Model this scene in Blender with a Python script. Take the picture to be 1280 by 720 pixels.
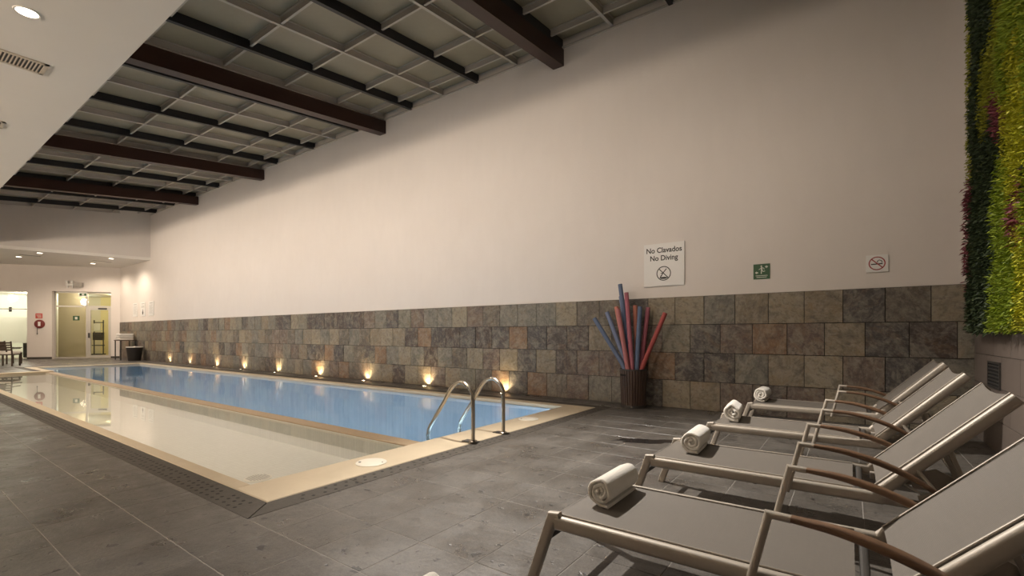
import bpy, bmesh, math, random
from mathutils import Vector, Matrix
R = random.Random(7)
for o in list(bpy.data.objects): bpy.data.objects.remove(o)
sc = bpy.context.scene
COL = sc.collection

# ------------------------------------------------------------------ camera
YAW = math.atan((1062 - 640) / 588)            # turned left of the +Y axis
cam_d = bpy.data.cameras.new('camera'); cam = bpy.data.objects.new('camera', cam_d); COL.objects.link(cam)
cam.location = (0, 0, 1.15); cam.rotation_euler = (math.pi / 2, 0, YAW)
cam_d.sensor_width = 36; cam_d.lens = 36 * 588 / 1280
cam_d.shift_y = (418 - 360) / 1280
cam_d.clip_start = .05; cam_d.clip_end = 200
sc.camera = cam
# ------------------------------------------------------------------ world, exposure
w = bpy.data.worlds.new('night'); sc.world = w; w.use_nodes = True
w.node_tree.nodes['Background'].inputs[0].default_value = (.02, .022, .03, 1)
w.node_tree.nodes['Background'].inputs[1].default_value = .2
sc.view_settings.view_transform = 'Standard'
try: sc.view_settings.look = 'None'
except Exception: pass
sc.view_settings.gamma = 1; sc.view_settings.use_curve_mapping = False
sc.view_settings.exposure = 0.1
# lamp power (watts)
P_ADDED_FLOOD, P_DOWN, P_FARDOWN, P_UP, P_POOL, P_ADDED_SPOT, P_ADDED_SCONCE = 400, 180, 200, 40, 20.0, 2700, 620
WARM = (1, .84, .68); NEUTRAL = (1, .855, .73); UPC = (1, .74, .40)

# ================================================================== helpers
def tag(o, label=None, cat=None, group=None, kind=None):
    if label: o['label'] = label
    if cat: o['category'] = cat
    if group: o['group'] = group
    if kind: o['kind'] = kind
    return o
def empty(name, loc=(0, 0, 0), rz=0, parent=None):
    o = bpy.data.objects.new(name, None); COL.objects.link(o)
    o.location = loc; o.rotation_euler = (0, 0, rz); o.empty_display_size = .1
    if parent: o.parent = parent
    return o
def link(name, me, parent=None, loc=None):
    o = bpy.data.objects.new(name, me); COL.objects.link(o)
    if parent: o.parent = parent
    if loc: o.location = loc
    return o
def copy_tree(o, parent=None):
    c = o.copy(); COL.objects.link(c); c.parent = parent
    for ch in list(o.children): copy_tree(ch, c)
    return c
class MB:
    def __init__(s, f=None): s.v = []; s.f = []; s.t = f
    def add(s, vs, fs):
        b = len(s.v)
        s.v += [tuple(s.t(*p)) if s.t else tuple(p) for p in vs]
        s.f += [tuple(b + i for i in f) for f in fs]
        return s
    def box(s, a, b):
        x0, y0, z0 = [min(a[i], b[i]) for i in range(3)]; x1, y1, z1 = [max(a[i], b[i]) for i in range(3)]
        return s.add([(x0,y0,z0),(x1,y0,z0),(x1,y1,z0),(x0,y1,z0),(x0,y0,z1),(x1,y0,z1),(x1,y1,z1),(x0,y1,z1)],
                     [(0,3,2,1),(4,5,6,7),(0,1,5,4),(1,2,6,5),(2,3,7,6),(3,0,4,7)])
    def bbox(s, a, b, e):                       # box with chamfered top edges
        x0, y0, z0 = [min(a[i], b[i]) for i in range(3)]; x1, y1, z1 = [max(a[i], b[i]) for i in range(3)]
        v = [(x0,y0,z0),(x1,y0,z0),(x1,y1,z0),(x0,y1,z0),(x0,y0,z1-e),(x1,y0,z1-e),(x1,y1,z1-e),(x0,y1,z1-e),
             (x0+e,y0+e,z1),(x1-e,y0+e,z1),(x1-e,y1-e,z1),(x0+e,y1-e,z1)]
        f = [(0,3,2,1),(8,9,10,11)]
        for i in range(4):
            j = (i + 1) % 4; f += [(i, j, 4 + j, 4 + i), (4 + i, 4 + j, 8 + j, 8 + i)]
        return s.add(v, f)
    def sweep(s, path, prof, up=(0, 0, 1), closed=False, scale=None):
        # prof: list of (side, up) points; frames from up vector (side = tangent x up)
        n = len(path); k = len(prof); P = [Vector(p) for p in path]; vs = []; U = Vector(up)
        for i in range(n):
            if closed: t = P[(i + 1) % n] - P[i - 1]
            else: t = P[min(i + 1, n - 1)] - P[max(i - 1, 0)]
            t.normalize()
            sd = t.cross(U)
            if sd.length < 1e-5: sd = Vector((1, 0, 0))
            sd.normalize(); uu = sd.cross(t).normalized()
            g = 1; bd = None
            if not closed and 0 < i < n - 1:    # mitre across the bend
                t1 = (P[i] - P[i - 1]).normalized(); t2 = (P[i + 1] - P[i]).normalized()
                t = (t1 + t2).normalized(); sd = t.cross(U).normalized(); uu = sd.cross(t).normalized()
                g = min(2.0, 1 / max(.3, math.sqrt(max(0, (1 + t1.dot(t2)) / 2))))
                if (t2 - t1).length > 1e-3: bd = (t2 - t1).normalized()
            sc_ = scale[i] if scale else 1
            for a, b in prof:
                o_ = sd * a * sc_ + uu * b * sc_
                if bd is not None: o_ += bd * (o_.dot(bd) * (g - 1))
                vs.append(P[i] + o_)
        fs = []
        for i in range(n if closed else n - 1):
            for j in range(k):
                a = i * k + j; b = i * k + (j + 1) % k; i2 = (i + 1) % n
                fs.append((a, b, i2 * k + (j + 1) % k, i2 * k + j))
        if not closed: fs += [tuple(range(k - 1, -1, -1)), tuple((n - 1) * k + j for j in range(k))]
        return s.add(vs, fs)
    def tube(s, path, r, n=10, scale=None):     # parallel-transport tube
        P = [Vector(p) for p in path]; m = len(P); vs = []
        t0 = (P[1] - P[0]).normalized(); ref = Vector((0, 0, 1)) if abs(t0.z) < .9 else Vector((1, 0, 0))
        nv = (ref - t0 * ref.dot(t0)).normalized()
        for i in range(m):
            t = (P[min(i + 1, m - 1)] - P[max(i - 1, 0)]).normalized()
            nv = (nv - t * nv.dot(t)).normalized(); b = t.cross(nv)
            rr = r * (scale[i] if scale else 1)
            for j in range(n):
                a = 2 * math.pi * j / n; vs.append(P[i] + nv * math.cos(a) * rr + b * math.sin(a) * rr)
        fs = [(i*n+j, i*n+(j+1)%n, (i+1)*n+(j+1)%n, (i+1)*n+j) for i in range(m-1) for j in range(n)]
        fs += [tuple(range(n-1, -1, -1)), tuple((m-1)*n+j for j in range(n))]
        return s.add(vs, fs)
    def lathe(s, prof, n=24, c=(0, 0, 0), cap=True):
        vs = [(c[0]+r*math.cos(2*math.pi*j/n), c[1]+r*math.sin(2*math.pi*j/n), c[2]+z) for r, z in prof for j in range(n)]
        m = len(prof)
        fs = [(i*n+j, i*n+(j+1)%n, (i+1)*n+(j+1)%n, (i+1)*n+j) for i in range(m-1) for j in range(n)]
        if cap: fs += [tuple(range(n-1, -1, -1)), tuple((m-1)*n+j for j in range(n))]
        return s.add(vs, fs)
    def prism(s, poly, z0, z1):                 # polygon (x,y) extruded in z
        n = len(poly)
        return s.add([(x, y, z0) for x, y in poly] + [(x, y, z1) for x, y in poly],
                     [tuple(range(n-1, -1, -1)), tuple(range(n, 2*n))] + [(i, (i+1) % n, n+(i+1) % n, n+i) for i in range(n)])
    def mesh(s, name, mat=None, smooth=0):
        me = bpy.data.meshes.new(name); me.from_pydata(s.v, [], s.f); me.update()
        bm = bmesh.new(); bm.from_mesh(me); bmesh.ops.recalc_face_normals(bm, faces=bm.faces); bm.to_mesh(me); bm.free()
        if mat: me.materials.append(mat)
        if smooth:
            me.shade_smooth()
            try: me.set_sharp_from_angle(angle=math.radians(smooth))
            except Exception: pass
        return me
    def build(s, name, mat, parent=None, smooth=0, loc=None):
        return link(name, s.mesh(name, mat, smooth), parent, loc)
def rrect(w, h, r, n=3):                        # rounded rectangle profile, full width w, height h
    out = []
    for cx, cy, a0 in ((w/2-r, h/2-r, 0), (-w/2+r, h/2-r, 90), (-w/2+r, -h/2+r, 180), (w/2-r, -h/2+r, 270)):
        for i in range(n + 1):
            a = math.radians(a0 + 90 * i / n); out.append((cx + r*math.cos(a), cy + r*math.sin(a)))
    return out
def bez(pts, n=10):                             # Catmull-Rom through points
    P = [Vector(p) for p in pts]; P = [P[0]*2-P[1]] + P + [P[-1]*2-P[-2]]; out = []
    for i in range(1, len(P) - 2):
        for k in range(n):
            t = k / n; a, b, c, d = P[i-1:i+3]
            out.append(.5*((2*b)+(c-a)*t+(2*a-5*b+4*c-d)*t*t+(3*b-a-3*c+d)*t**3))
    return out + [P[-2]]

# ================================================================== materials
class NT:
    def __init__(s, name):
        s.m = bpy.data.materials.new(name); s.m.use_nodes = True; s.t = s.m.node_tree; s.t.nodes.clear()
        s.out = s.n('ShaderNodeOutputMaterial')
    def n(s, ty, **kw):
        nd = s.t.nodes.new(ty)
        for k, v in kw.items():
            if k in nd.inputs.keys(): nd.inputs[k].default_value = v
            else: setattr(nd, k, v)
        return nd
    def l(s, a, b): s.t.links.new(a, b)
    def ramp(s, fac, stops, interp='LINEAR'):
        r = s.n('ShaderNodeValToRGB'); e = r.color_ramp.elements; r.color_ramp.interpolation = interp
        while len(e) < len(stops): e.new(.5)
        for i, (p, c) in enumerate(stops): e[i].position = p; e[i].color = (*c, 1)
        s.l(fac, r.inputs[0]); return r.outputs[0]
    def noise(s, vec, scale, detail=4, rough=.55, dist=0):
        nd = s.n('ShaderNodeTexNoise'); nd.inputs['Scale'].default_value = scale; nd.inputs['Detail'].default_value = detail
        nd.inputs['Roughness'].default_value = rough; nd.inputs['Distortion'].default_value = dist
        if vec: s.l(vec, nd.inputs['Vector'])
        return nd.outputs['Fac']
    def mix(s, fac, a, b, mode='MIX'):
        m = s.n('ShaderNodeMix', data_type='RGBA', blend_type=mode)
        for i, v in ((0, fac), (6, a), (7, b)):
            if hasattr(v, 'is_linked'): s.l(v, m.inputs[i])
            else: m.inputs[i].default_value = v if i == 0 else (*v, 1)
        return m.outputs[2]
    def math(s, op, a, b=0):
        m = s.n('ShaderNodeMath', operation=op)
        for i, v in ((0, a), (1, b)):
            if hasattr(v, 'is_linked'): s.l(v, m.inputs[i])
            else: m.inputs[i].default_value = v
        return m.outputs[0]
    def bump(s, h, strength=.3, dist=.01):
        b = s.n('ShaderNodeBump'); b.inputs['Strength'].default_value = strength; b.inputs['Distance'].default_value = dist
        s.l(h, b.inputs['Height']); return b.outputs[0]
    def pbr(s, col, rough=.6, metal=0, normal=None, spec=None, **kw):
        p = s.n('ShaderNodeBsdfPrincipled')
        for nm, v in (('Base Color', col), ('Roughness', rough), ('Metallic', metal)):
            if hasattr(v, 'is_linked'): s.l(v, p.inputs[nm])
            else: p.inputs[nm].default_value = (*v, 1) if nm == 'Base Color' else v
        if normal is not None: s.l(normal, p.inputs['Normal'])
        if spec is not None: p.inputs['Specular IOR Level'].default_value = spec
        for k, v in kw.items(): p.inputs[k.replace('_', ' ')].default_value = v
        s.l(p.outputs[0], s.out.inputs[0]); return s.m
    def pos(s, scale=None):
        g = s.n('ShaderNodeNewGeometry').outputs['Position']
        if scale is None: return g
        m = s.n('ShaderNodeMapping'); m.inputs['Scale'].default_value = scale; s.l(g, m.inputs[0]); return m.outputs[0]
    def obj(s, scale=None):
        g = s.n('ShaderNodeTexCoord').outputs['Object']
        if scale is None: return g
        m = s.n('ShaderNodeMapping'); m.inputs['Scale'].default_value = scale; s.l(g, m.inputs[0]); return m.outputs[0]
    def rnd(s): return s.n('ShaderNodeObjectInfo').outputs['Random']
def plain(name, col, rough=.5, metal=0, noise=.08, scale=20, spec=None):
    t = NT(name); f = t.noise(t.obj(), scale)
    c = t.mix(f, tuple(max(0, x*(1-noise)) for x in col), tuple(min(1, x*(1+noise)) for x in col))
    return t.pbr(c, rough, metal, spec=spec)
def emit(name, col, strength):
    t = NT(name); e = t.n('ShaderNodeEmission'); e.inputs[0].default_value = (*col, 1); e.inputs[1].default_value = strength
    t.l(e.outputs[0], t.out.inputs[0]); return t.m
def m_plaster():
    t = NT('wall_plaster'); p = t.pos()
    f = t.noise(p, .7, 5, .6); g = t.noise(t.pos((1, 1, .25)), 6, 4)
    c = t.mix(f, (.63, .575, .52), (.71, .655, .60)); c = t.mix(t.math('MULTIPLY', g, .16), c, (.45, .41, .37))
    return t.pbr(c, .75, normal=t.bump(t.noise(p, 25, 6, .65), .25, .01), spec=.25)
def m_slate():
    t = NT('slate_tile'); r = t.rnd(); wn = t.n('ShaderNodeTexWhiteNoise', noise_dimensions='1D'); t.l(t.math('MULTIPLY', r, 91.7), wn.inputs['W'])
    p = t.pos()
    base = t.ramp(r, [(0, (.115, .094, .07)), (.12, (.20, .16, .105)), (.24, (.15, .14, .112)), (.36, (.062, .054, .05)),
                      (.48, (.24, .20, .135)), (.6, (.125, .088, .068)), (.72, (.175, .16, .118)), (.82, (.06, .043, .036)), (.9, (.19, .11, .06))], 'CONSTANT')
    # shift the pattern per tile
    cb = t.n('ShaderNodeCombineXYZ'); t.l(t.math('MULTIPLY', wn.outputs['Value'], 40), cb.inputs[0]); t.l(t.math('MULTIPLY', r, 30), cb.inputs[2])
    ad = t.n('ShaderNodeVectorMath', operation='ADD'); t.l(p, ad.inputs[0]); t.l(cb.outputs[0], ad.inputs[1])
    vr = t.n('ShaderNodeVectorRotate', rotation_type='AXIS_ANGLE'); vr.inputs['Axis'].default_value = (0, 1, 0); t.l(ad.outputs[0], vr.inputs['Vector']); t.l(t.math('MULTIPLY', r, 47.0), vr.inputs['Angle'])
    mp = t.n('ShaderNodeMapping'); mp.inputs['Scale'].default_value = (.92, 1, 1.25); t.l(vr.outputs[0], mp.inputs[0]); v = mp.outputs[0]
    n1 = t.noise(v, 6, 10, .7, .5); n2 = t.noise(v, 13, 10, .75, .4); n3 = t.noise(v, 3.5, 6, .65, .9); n4 = t.noise(v, 26, 6, .7)
    rust = t.ramp(n3, [(.50, (0, 0, 0)), (.64, (1, 1, 1))])
    c = t.mix(t.math('MULTIPLY', rust, .5), base, (.25, .16, .08))
    c = t.mix(t.math('MULTIPLY', t.ramp(n1, [(.44, (0, 0, 0)), (.60, (1, 1, 1))]), .75), c, (.29, .26, .205))
    c = t.mix(t.math('MULTIPLY', t.ramp(n3, [(.36, (1, 1, 1)), (.47, (0, 0, 0))]), .6), c, (.055, .048, .043))
    c = t.mix(t.math('MULTIPLY', t.ramp(n2, [(.40, (1, 1, 1)), (.50, (0, 0, 0))]), .6), c, (.05, .04, .032))
    c = t.mix(t.math('MULTIPLY', t.ramp(n4, [(.5, (0, 0, 0)), (.66, (1, 1, 1))]), .35), c, (.34, .31, .26))
    c = t.mix(.32, c, base)
    h = t.mix(.5, n1, n2)
    return t.pbr(c, t.ramp(n2, [(.3, (.42,)*3), (.7, (.7,)*3)]), normal=t.bump(h, .9, .03), spec=.4)
def m_floor():
    t = NT('basalt_floor_tile'); r = t.rnd(); p = t.pos()
    base = t.mix(r, (.046, .041, .036), (.066, .059, .051))
    n = t.noise(p, 2.2, 6, .6, .4); n2 = t.noise(p, 40, 5, .6); st = t.noise(p, 9, 4, .6)
    c = t.mix(t.ramp(n, [(.38, (0,)*3), (.66, (1,)*3)]), base, (.10, .089, .077)); c = t.mix(t.math('MULTIPLY', t.ramp(t.noise(p, 8, 7, .7), [(.42, (1,)*3), (.55, (0,)*3)]), .45), c, (.04, .036, .032))
    c = t.mix(t.math('MULTIPLY', t.ramp(t.noise(p, 110, 4, .7), [(.42, (0,)*3), (.62, (1,)*3)]), .45), c, (.15, .136, .118)); c = t.mix(t.math('MULTIPLY', t.ramp(n2, [(.38, (1,)*3), (.5, (0,)*3)]), .4), c, (.03, .027, .024))
    pit = t.ramp(t.noise(p, 13, 3, .5), [(.325, (1,)*3), (.35, (0,)*3)])
    c = t.mix(t.math('MULTIPLY', pit, .85), c, (.018, .016, .015))
    rough = t.ramp(t.noise(p, 2.2, 7, .65), [(.35, (.24,)*3), (.62, (.5,)*3)])
    h = t.mix(pit, t.mix(.7, n2, st), (0, 0, 0))
    return t.pbr(c, rough, normal=t.bump(h, .5, .008), spec=.55)
def m_gutter():
    t = NT('gutter_stone'); p = t.pos(); n = t.noise(p, 18, 6, .65); n1 = t.noise(p, 1.6, 4)
    c = t.mix(n, (.03, .026, .022), (.095, .082, .066)); c = t.mix(t.math('MULTIPLY', n1, .5), c, (.06, .052, .042))
    return t.pbr(c, .65, normal=t.bump(n, .6, .008), spec=.35)
def m_coping():
    t = NT('travertine_coping'); p = t.pos(); n = t.noise(p, 3, 6, .6, .5); n2 = t.noise(p, 30, 4)
    c = t.mix(n, (.46, .375, .26), (.60, .515, .38)); c = t.mix(t.math('MULTIPLY', n2, .25), c, (.42, .34, .22))
    return t.pbr(c, .5, normal=t.bump(n2, .15, .004))
def m_basin(name, a, b, grout):
    t = NT(name); br = t.n('ShaderNodeTexBrick'); br.offset = 0
    for k, v in (('Scale', 1.0), ('Mortar Size', .0025), ('Brick Width', .05), ('Row Height', .05)): br.inputs[k].default_value = v
    br.inputs['Color1'].default_value = (*a, 1); br.inputs['Color2'].default_value = (*b, 1); br.inputs['Mortar'].default_value = (*grout, 1)
    t.l(t.pos(), br.inputs['Vector']); return t.pbr(br.outputs[0], .45)
def m_water(name, tint, bump, scale, rough=0.0, stretch=(1, 1, 1)):
    t = NT(name); tr = t.n('ShaderNodeBsdfTransparent'); tr.inputs[0].default_value = (*tint, 1)
    gl = t.n('ShaderNodeBsdfGlossy'); gl.inputs['Roughness'].default_value = rough; gl.inputs[0].default_value = (1, 1, 1, 1)
    fr = t.n('ShaderNodeFresnel'); fr.inputs[0].default_value = 1.33
    nz = t.noise(t.pos(stretch), scale, 3, .5)
    b = t.bump(nz, bump, .01); t.l(b, gl.inputs['Normal']); 
    mx = t.n('ShaderNodeMixShader'); t.l(fr.outputs[0], mx.inputs[0]); t.l(tr.outputs[0], mx.inputs[1]); t.l(gl.outputs[0], mx.inputs[2])
    t.l(mx.outputs[0], t.out.inputs[0]); return t.m
def m_glass(name, tint, frost=0):
    t = NT(name); tr = t.n('ShaderNodeBsdfTransparent'); tr.inputs[0].default_value = (*tint, 1)
    gl = t.n('ShaderNodeBsdfGlossy'); gl.inputs['Roughness'].default_value = .02
    fr = t.n('ShaderNodeFresnel'); fr.inputs[0].default_value = 1.45
    mx = t.n('ShaderNodeMixShader'); t.l(fr.outputs[0], mx.inputs[0]); t.l(gl.outputs[0], mx.inputs[2])
    if frost:
        tl = t.n('ShaderNodeBsdfTranslucent'); tl.inputs[0].default_value = (.9, .88, .80, 1)
        m2 = t.n('ShaderNodeMixShader'); m2.inputs[0].default_value = frost; t.l(tr.outputs[0], m2.inputs[1]); t.l(tl.outputs[0], m2.inputs[2]); t.l(m2.outputs[0], mx.inputs[1])
    else: t.l(tr.outputs[0], mx.inputs[1])
    t.l(mx.outputs[0], t.out.inputs[0]); return t.m
def m_wood(name, a, b, sc_=(3, 60, 60), rough=.45):
    t = NT(name); n = t.noise(t.obj(sc_), 1, 5, .6, .6)
    return t.pbr(t.mix(t.ramp(n, [(.3, (0,)*3), (.7, (1,)*3)]), a, b), rough, normal=t.bump(n, .2, .002))
def m_sling():
    t = NT('sling_mesh'); p = t.obj()
    w1 = t.n('ShaderNodeTexWave', wave_type='BANDS', bands_direction='X'); w2 = t.n('ShaderNodeTexWave', wave_type='BANDS', bands_direction='Y')
    for w_ in (w1, w2): w_.inputs['Scale'].default_value = 120; w_.inputs['Distortion'].default_value = .6; t.l(p, w_.inputs['Vector'])
    f = t.math('MULTIPLY', w1.outputs['Fac'], w2.outputs['Fac']); n = t.noise(t.obj((6, 90, 6)), 1, 4); n2 = t.noise(t.obj((90, 6, 6)), 1, 4)
    c = t.mix(f, (.092, .080, .067), (.165, .146, .125)); c = t.mix(t.math('MULTIPLY', t.mix(.5, n, n2), .35), c, (.21, .19, .168))
    return t.pbr(c, .5, normal=t.bump(f, .15, .001), spec=.45)
def m_towel():
    t = NT('terry_cloth'); n = t.noise(t.obj(), 260, 3, .6); n2 = t.noise(t.obj(), 40, 4)
    c = t.mix(n, (.60, .565, .50), (.74, .705, .64))
    return t.pbr(c, .95, normal=t.bump(t.mix(.4, n, n2), .8, .006), spec=.1, Sheen_Weight=.3)
def m_roofpanel():
    t = NT('frosted_roof_panel'); p = t.pos(); n = t.noise(p, 1.3, 5, .6); n2 = t.noise(p, 14, 5, .6)
    c = t.mix(n, (.19, .172, .125), (.29, .265, .195)); c = t.mix(t.math('MULTIPLY', n2, .3), c, (.34, .315, .24))
    return t.pbr(c, .45, spec=.4)
def m_beam():
    t = NT('dark_red_brown_beam'); n = t.noise(t.pos((.4, .4, 6)), 3, 4)
    return t.pbr(t.mix(n, (.027, .010, .006), (.044, .016, .010)), .42, spec=.4)
def m_leaf(name, a, b):
    t = NT(name); rnd = t.n('ShaderNodeNewGeometry').outputs['Random Per Island']
    c = t.ramp(rnd, [(0, a), (1, b)])
    return t.pbr(c, .5, spec=.35)
def m_browntile():
    t = NT('brown_wall_tile'); r = t.rnd(); n = t.noise(t.pos((1, 1, 3)), 5, 6, .6)
    c = t.mix(r, (.15, .12, .102), (.185, .15, .128)); c = t.mix(t.math('MULTIPLY', n, .5), c, (.11, .088, .075))
    return t.pbr(c, .4, spec=.4)
PLASTER = m_plaster(); SLATE = m_slate(); FLOORT = m_floor(); GUTTER = m_gutter(); COPING = m_coping()
BASIN_BLUE = m_basin('blue_pool_mosaic', (.42, .53, .63), (.48, .59, .69), (.5, .58, .64))
BASIN_CREAM = m_basin('cream_pool_mosaic', (.62, .61, .56), (.66, .65, .60), (.56, .55, .5))
WATER_MAIN = m_water('lap_pool_water', (.84, .92, .96), .04, 20, .0, (1, 1, 1))
WATER_KID = m_water('shallow_pool_water', (.94, .955, .93), .004, 7)
GLASS = m_glass('clear_glass', (.95, .96, .92)); FROST = m_glass('frosted_glass', (.95, .94, .9), .75)
SOFFIT = plain('soffit_paint', (.74, .70, .64), .7, 0, .03, 2, .2)
GROUT = plain('grout', (.20, .185, .165), .85); DARKGROUT = plain('dark_grout', (.03, .026, .022), .9)
BEAM = m_beam(); PURLIN = plain('dark_steel', (.018, .017, .019), .45, .2); MULLION = plain('tan_grey_mullion', (.42, .385, .34), .42, .1); RPANEL = m_roofpanel()
FRAME = plain('champagne_metal', (.34, .30, .25), .5, .25, .05, 60); SLING = m_sling(); TEAK = m_wood('teak', (.085, .045, .024), (.175, .098, .055), (4, 70, 70)); DARKMETAL = plain('dark_metal', (.06, .055, .05), .5, .4)
TOWEL = m_towel(); STEEL = plain('brushed_steel', (.46, .42, .36), .22, 1, .05, 40)
BUCKETWOOD = m_wood('dark_stave', (.038, .022, .015), (.085, .05, .036), (40, 40, 2), .45)
WHITE = plain('white_panel', (.70, .68, .64), .5, 0, .02); BLACKINK = plain('ink', (.03, .025, .02), .6); RED = plain('red_ink', (.30, .03, .03), .5); GREEN = plain('sign_green', (.028, .085, .03), .5)
PALEINK = plain('pale_ink', (.62, .62, .52), .6); GREYINK = plain('grey_ink', (.35, .33, .30), .7)
ALU = plain('aluminium_frame', (.50, .47, .42), .4, .4); BTILE = m_browntile(); BLACKHOLE = plain('hole_black', (.008, .007, .006), .9)
LID = plain('skimmer_plastic', (.72, .68, .58), .45); VENTM = plain('vent_cream', (.52, .45, .36), .5); DARKW = m_wood('dark_slat_wood', (.05, .032, .022), (.10, .065, .045), (5, 50, 50))
CUSHION = plain('white_cushion', (.66, .62, .55), .9); WICKER = plain('dark_basket', (.022, .017, .014), .7, 0, .3, 60); LINER = plain('white_liner', (.75, .73, .69), .6)
LAMPLENS = emit('lamp_lens', (1, .87, .68), 9); UPLENS = emit('uplight_lens', (1, .85, .6), 25); POOLLENS = emit('pool_lamp_lens', (.62, .82, 1), P_POOL)
def lamp(name, kind, power, col, loc, target=None, parent=None, size=.05, angle=60, blend=.5):
    d = bpy.data.lights.new(name, kind); d.energy = power; d.color = col
    if kind in ('SPOT', 'POINT'): d.shadow_soft_size = size
    if kind == 'SPOT': d.spot_size = math.radians(angle); d.spot_blend = blend
    o = bpy.data.objects.new(name, d); COL.objects.link(o); o.location = loc
    if target is not None:
        dv = Vector(target) - Vector(loc); o.rotation_euler = dv.to_track_quat('-Z', 'Y').to_euler()
    if parent:
        o.parent = parent
        o.matrix_parent_inverse = Matrix.Identity(4)
    return o

# ================================================================== room layout numbers
WY = 7.5            # long wall
RX = 1.17           # right wall
ZS = 4.39           # dropped ceiling height
SY = 1.86           # edge of the dropped ceiling
YB = -3.6           # wall behind the camera
def zr(y): return 6.35 - .11 * (WY - y)
A0 = Vector((-28.9, 7.5)); wv = Vector((-.61, -.79)).normalized(); nv_ = Vector((-wv.y, wv.x)); 
if nv_.x < 0: nv_ = -nv_
def FW(s, n, z):    # coordinates on the oblique end wall: s leftwards, n into the hall
    p = A0 + wv * s + nv_ * n; return (p.x, p.y, z)
S_END = (WY - YB) / -wv.y
E_END = A0 + wv * S_END

# ---- floor: slab pieces round the pools, tiles as parts
EXC = [(-20.82, -3.05, 1.42, 6.97), (-23.72, -20.82, 3.2, 6.97)]
def subtract(rects, e):
    out = []
    for x0, x1, y0, y1 in rects:
        a, b, c, d = e
        if a >= x1 or b <= x0 or c >= y1 or d <= y0: out.append((x0, x1, y0, y1)); continue
        if a > x0: out.append((x0, a, y0, y1))
        if b < x1: out.append((b, x1, y0, y1))
        u0, u1 = max(a, x0), min(b, x1)
        if c > y0: out.append((u0, u1, y0, c))
        if d < y1: out.append((u0, u1, d, y1))
    return [q for q in out if q[1]-q[0] > .012 and q[3]-q[2] > .012]
mb = MB()
sl = [(-37.6, RX + .2, YB, WY + .1)]
for e in EXC: sl = subtract(sl, e)
for a, b, c, d in sl: mb.box((a, c, -.12), (b, d, -.0016))
floor = tag(mb.build('floor', GROUT), 'dark grey stone tile deck round the pool', None, None, 'structure')
cells = []
cy_, sy_ = math.cos(YAW), math.sin(YAW)
i0 = int((-37.6 + 1.93) / .4) - 1
for i in range(i0, 9):
    for j in range(-13, 16):
        q = [(max(-1.93 + .4*i, -37.4), min(-1.93 + .4*(i+1), RX - .004), max(1.42 + .4*j, YB), min(1.42 + .4*(j+1), WY - .012))]
        if q[0][1] - q[0][0] < .012 or q[0][3] - q[0][2] < .012: continue
        for e in EXC: q = subtract(q, e)
        for a, b, c, d in q:
            x, y = (a+b)/2, (c+d)/2
            # stay in front of the oblique wall
            if (Vector((x, y)) - A0).dot(nv_) < -.1: continue
            dp = -sy_*x + cy_*y; px = 640 + 588*(cy_*x + sy_*y)/dp if dp > .2 else -9999; py = 418 + 588*1.15/dp if dp > .2 else 9999
            vis = -60 < px < 1340 and 0 < py < 780
            area = (b-a)*(d-c)/max(dp, .3)**3 if vis else 0
            cells.append((area, a, b, c, d))
cells.sort(reverse=True)
TG = .0026
full = MB().bbox((-.2+TG, -.2+TG, -.03), (.2-TG, .2-TG, 0), .0015).mesh('tile', FLOORT)
rest = MB()
for k, (ar, a, b, c, d) in enumerate(cells):
    z = R.uniform(-.0004, .0006)
    if k < 298 and ar > 0:
        if abs(b-a-.4) < .001 and abs(d-c-.4) < .001: o = link('tile', full, floor, ((a+b)/2, (c+d)/2, z))
        else:
            me = MB().bbox((a+TG-(a+b)/2, c+TG-(c+d)/2, -.03), (b-TG-(a+b)/2, d-TG-(c+d)/2, 0), .0015).mesh('tile', FLOORT)
            o = link('tile', me, floor, ((a+b)/2, (c+d)/2, z))
    elif b-a > .02 and d-c > .02: rest.bbox((a+TG, c+TG, -.03), (b-TG, d-TG, z), .0015)
tag(rest.build('distant_tiles', FLOORT, floor), kind='stuff')

wr = random.Random(5); pts = []
for k in range(26):
    a = 2*math.pi*k/26; rr_ = 1 + .22*math.sin(3*a+1) + .12*math.sin(7*a) + wr.uniform(-.08, .08); pts.append((.42*rr_*math.cos(a), .10*rr_*math.sin(a)))
o = MB().prism(pts, 0, .0006).build('wet_patch', plain('wet_stone', (.018, .016, .015), .08, 0, .1, 8), None, 0, (-1.72, 5.0, .0012)); o.rotation_euler.z = .55
tag(o, 'dark wet patch on the deck before the lounger feet', 'puddle')
# ---- pool shells, coping, gutter
PX0, PX1, PY0, PY1 = -23.0, -3.72, 3.62, 6.58     # lap pool inner
KX0, KX1, KY0, KY1 = -20.3, -3.66, 1.76, 3.42     # shallow pool inner
def basin(x0, x1, y0, y1, dep, mat, name, parent=None, th=.05):
    m = MB()
    m.box((x0-th, y0-th, -dep-th), (x1+th, y1+th, -dep))
    m.box((x0-th, y0-th, -dep), (x0, y1+th, -.05)); m.box((x1, y0-th, -dep), (x1+th, y1+th, -.05))
    m.box((x0, y0-th, -dep), (x1, y0, -.05)); m.box((x0, y1, -dep), (x1, y1+th, -.05))
    return m.build(name, mat, parent)
tag(basin(PX0, PX1, PY0, PY1, 1.25, BASIN_BLUE, 'pool_basin'), 'blue mosaic shell of the lap pool', kind='structure')
tag(basin(KX0, KX1, KY0, KY1, .34, BASIN_CREAM, 'shallow_pool_basin'), 'cream mosaic shell of the shallow pool', kind='structure')
cop = empty('pool_coping', (-3.5, 1.7, 0)); tag(cop, 'cream stone coping round both pools', kind='structure')
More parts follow.
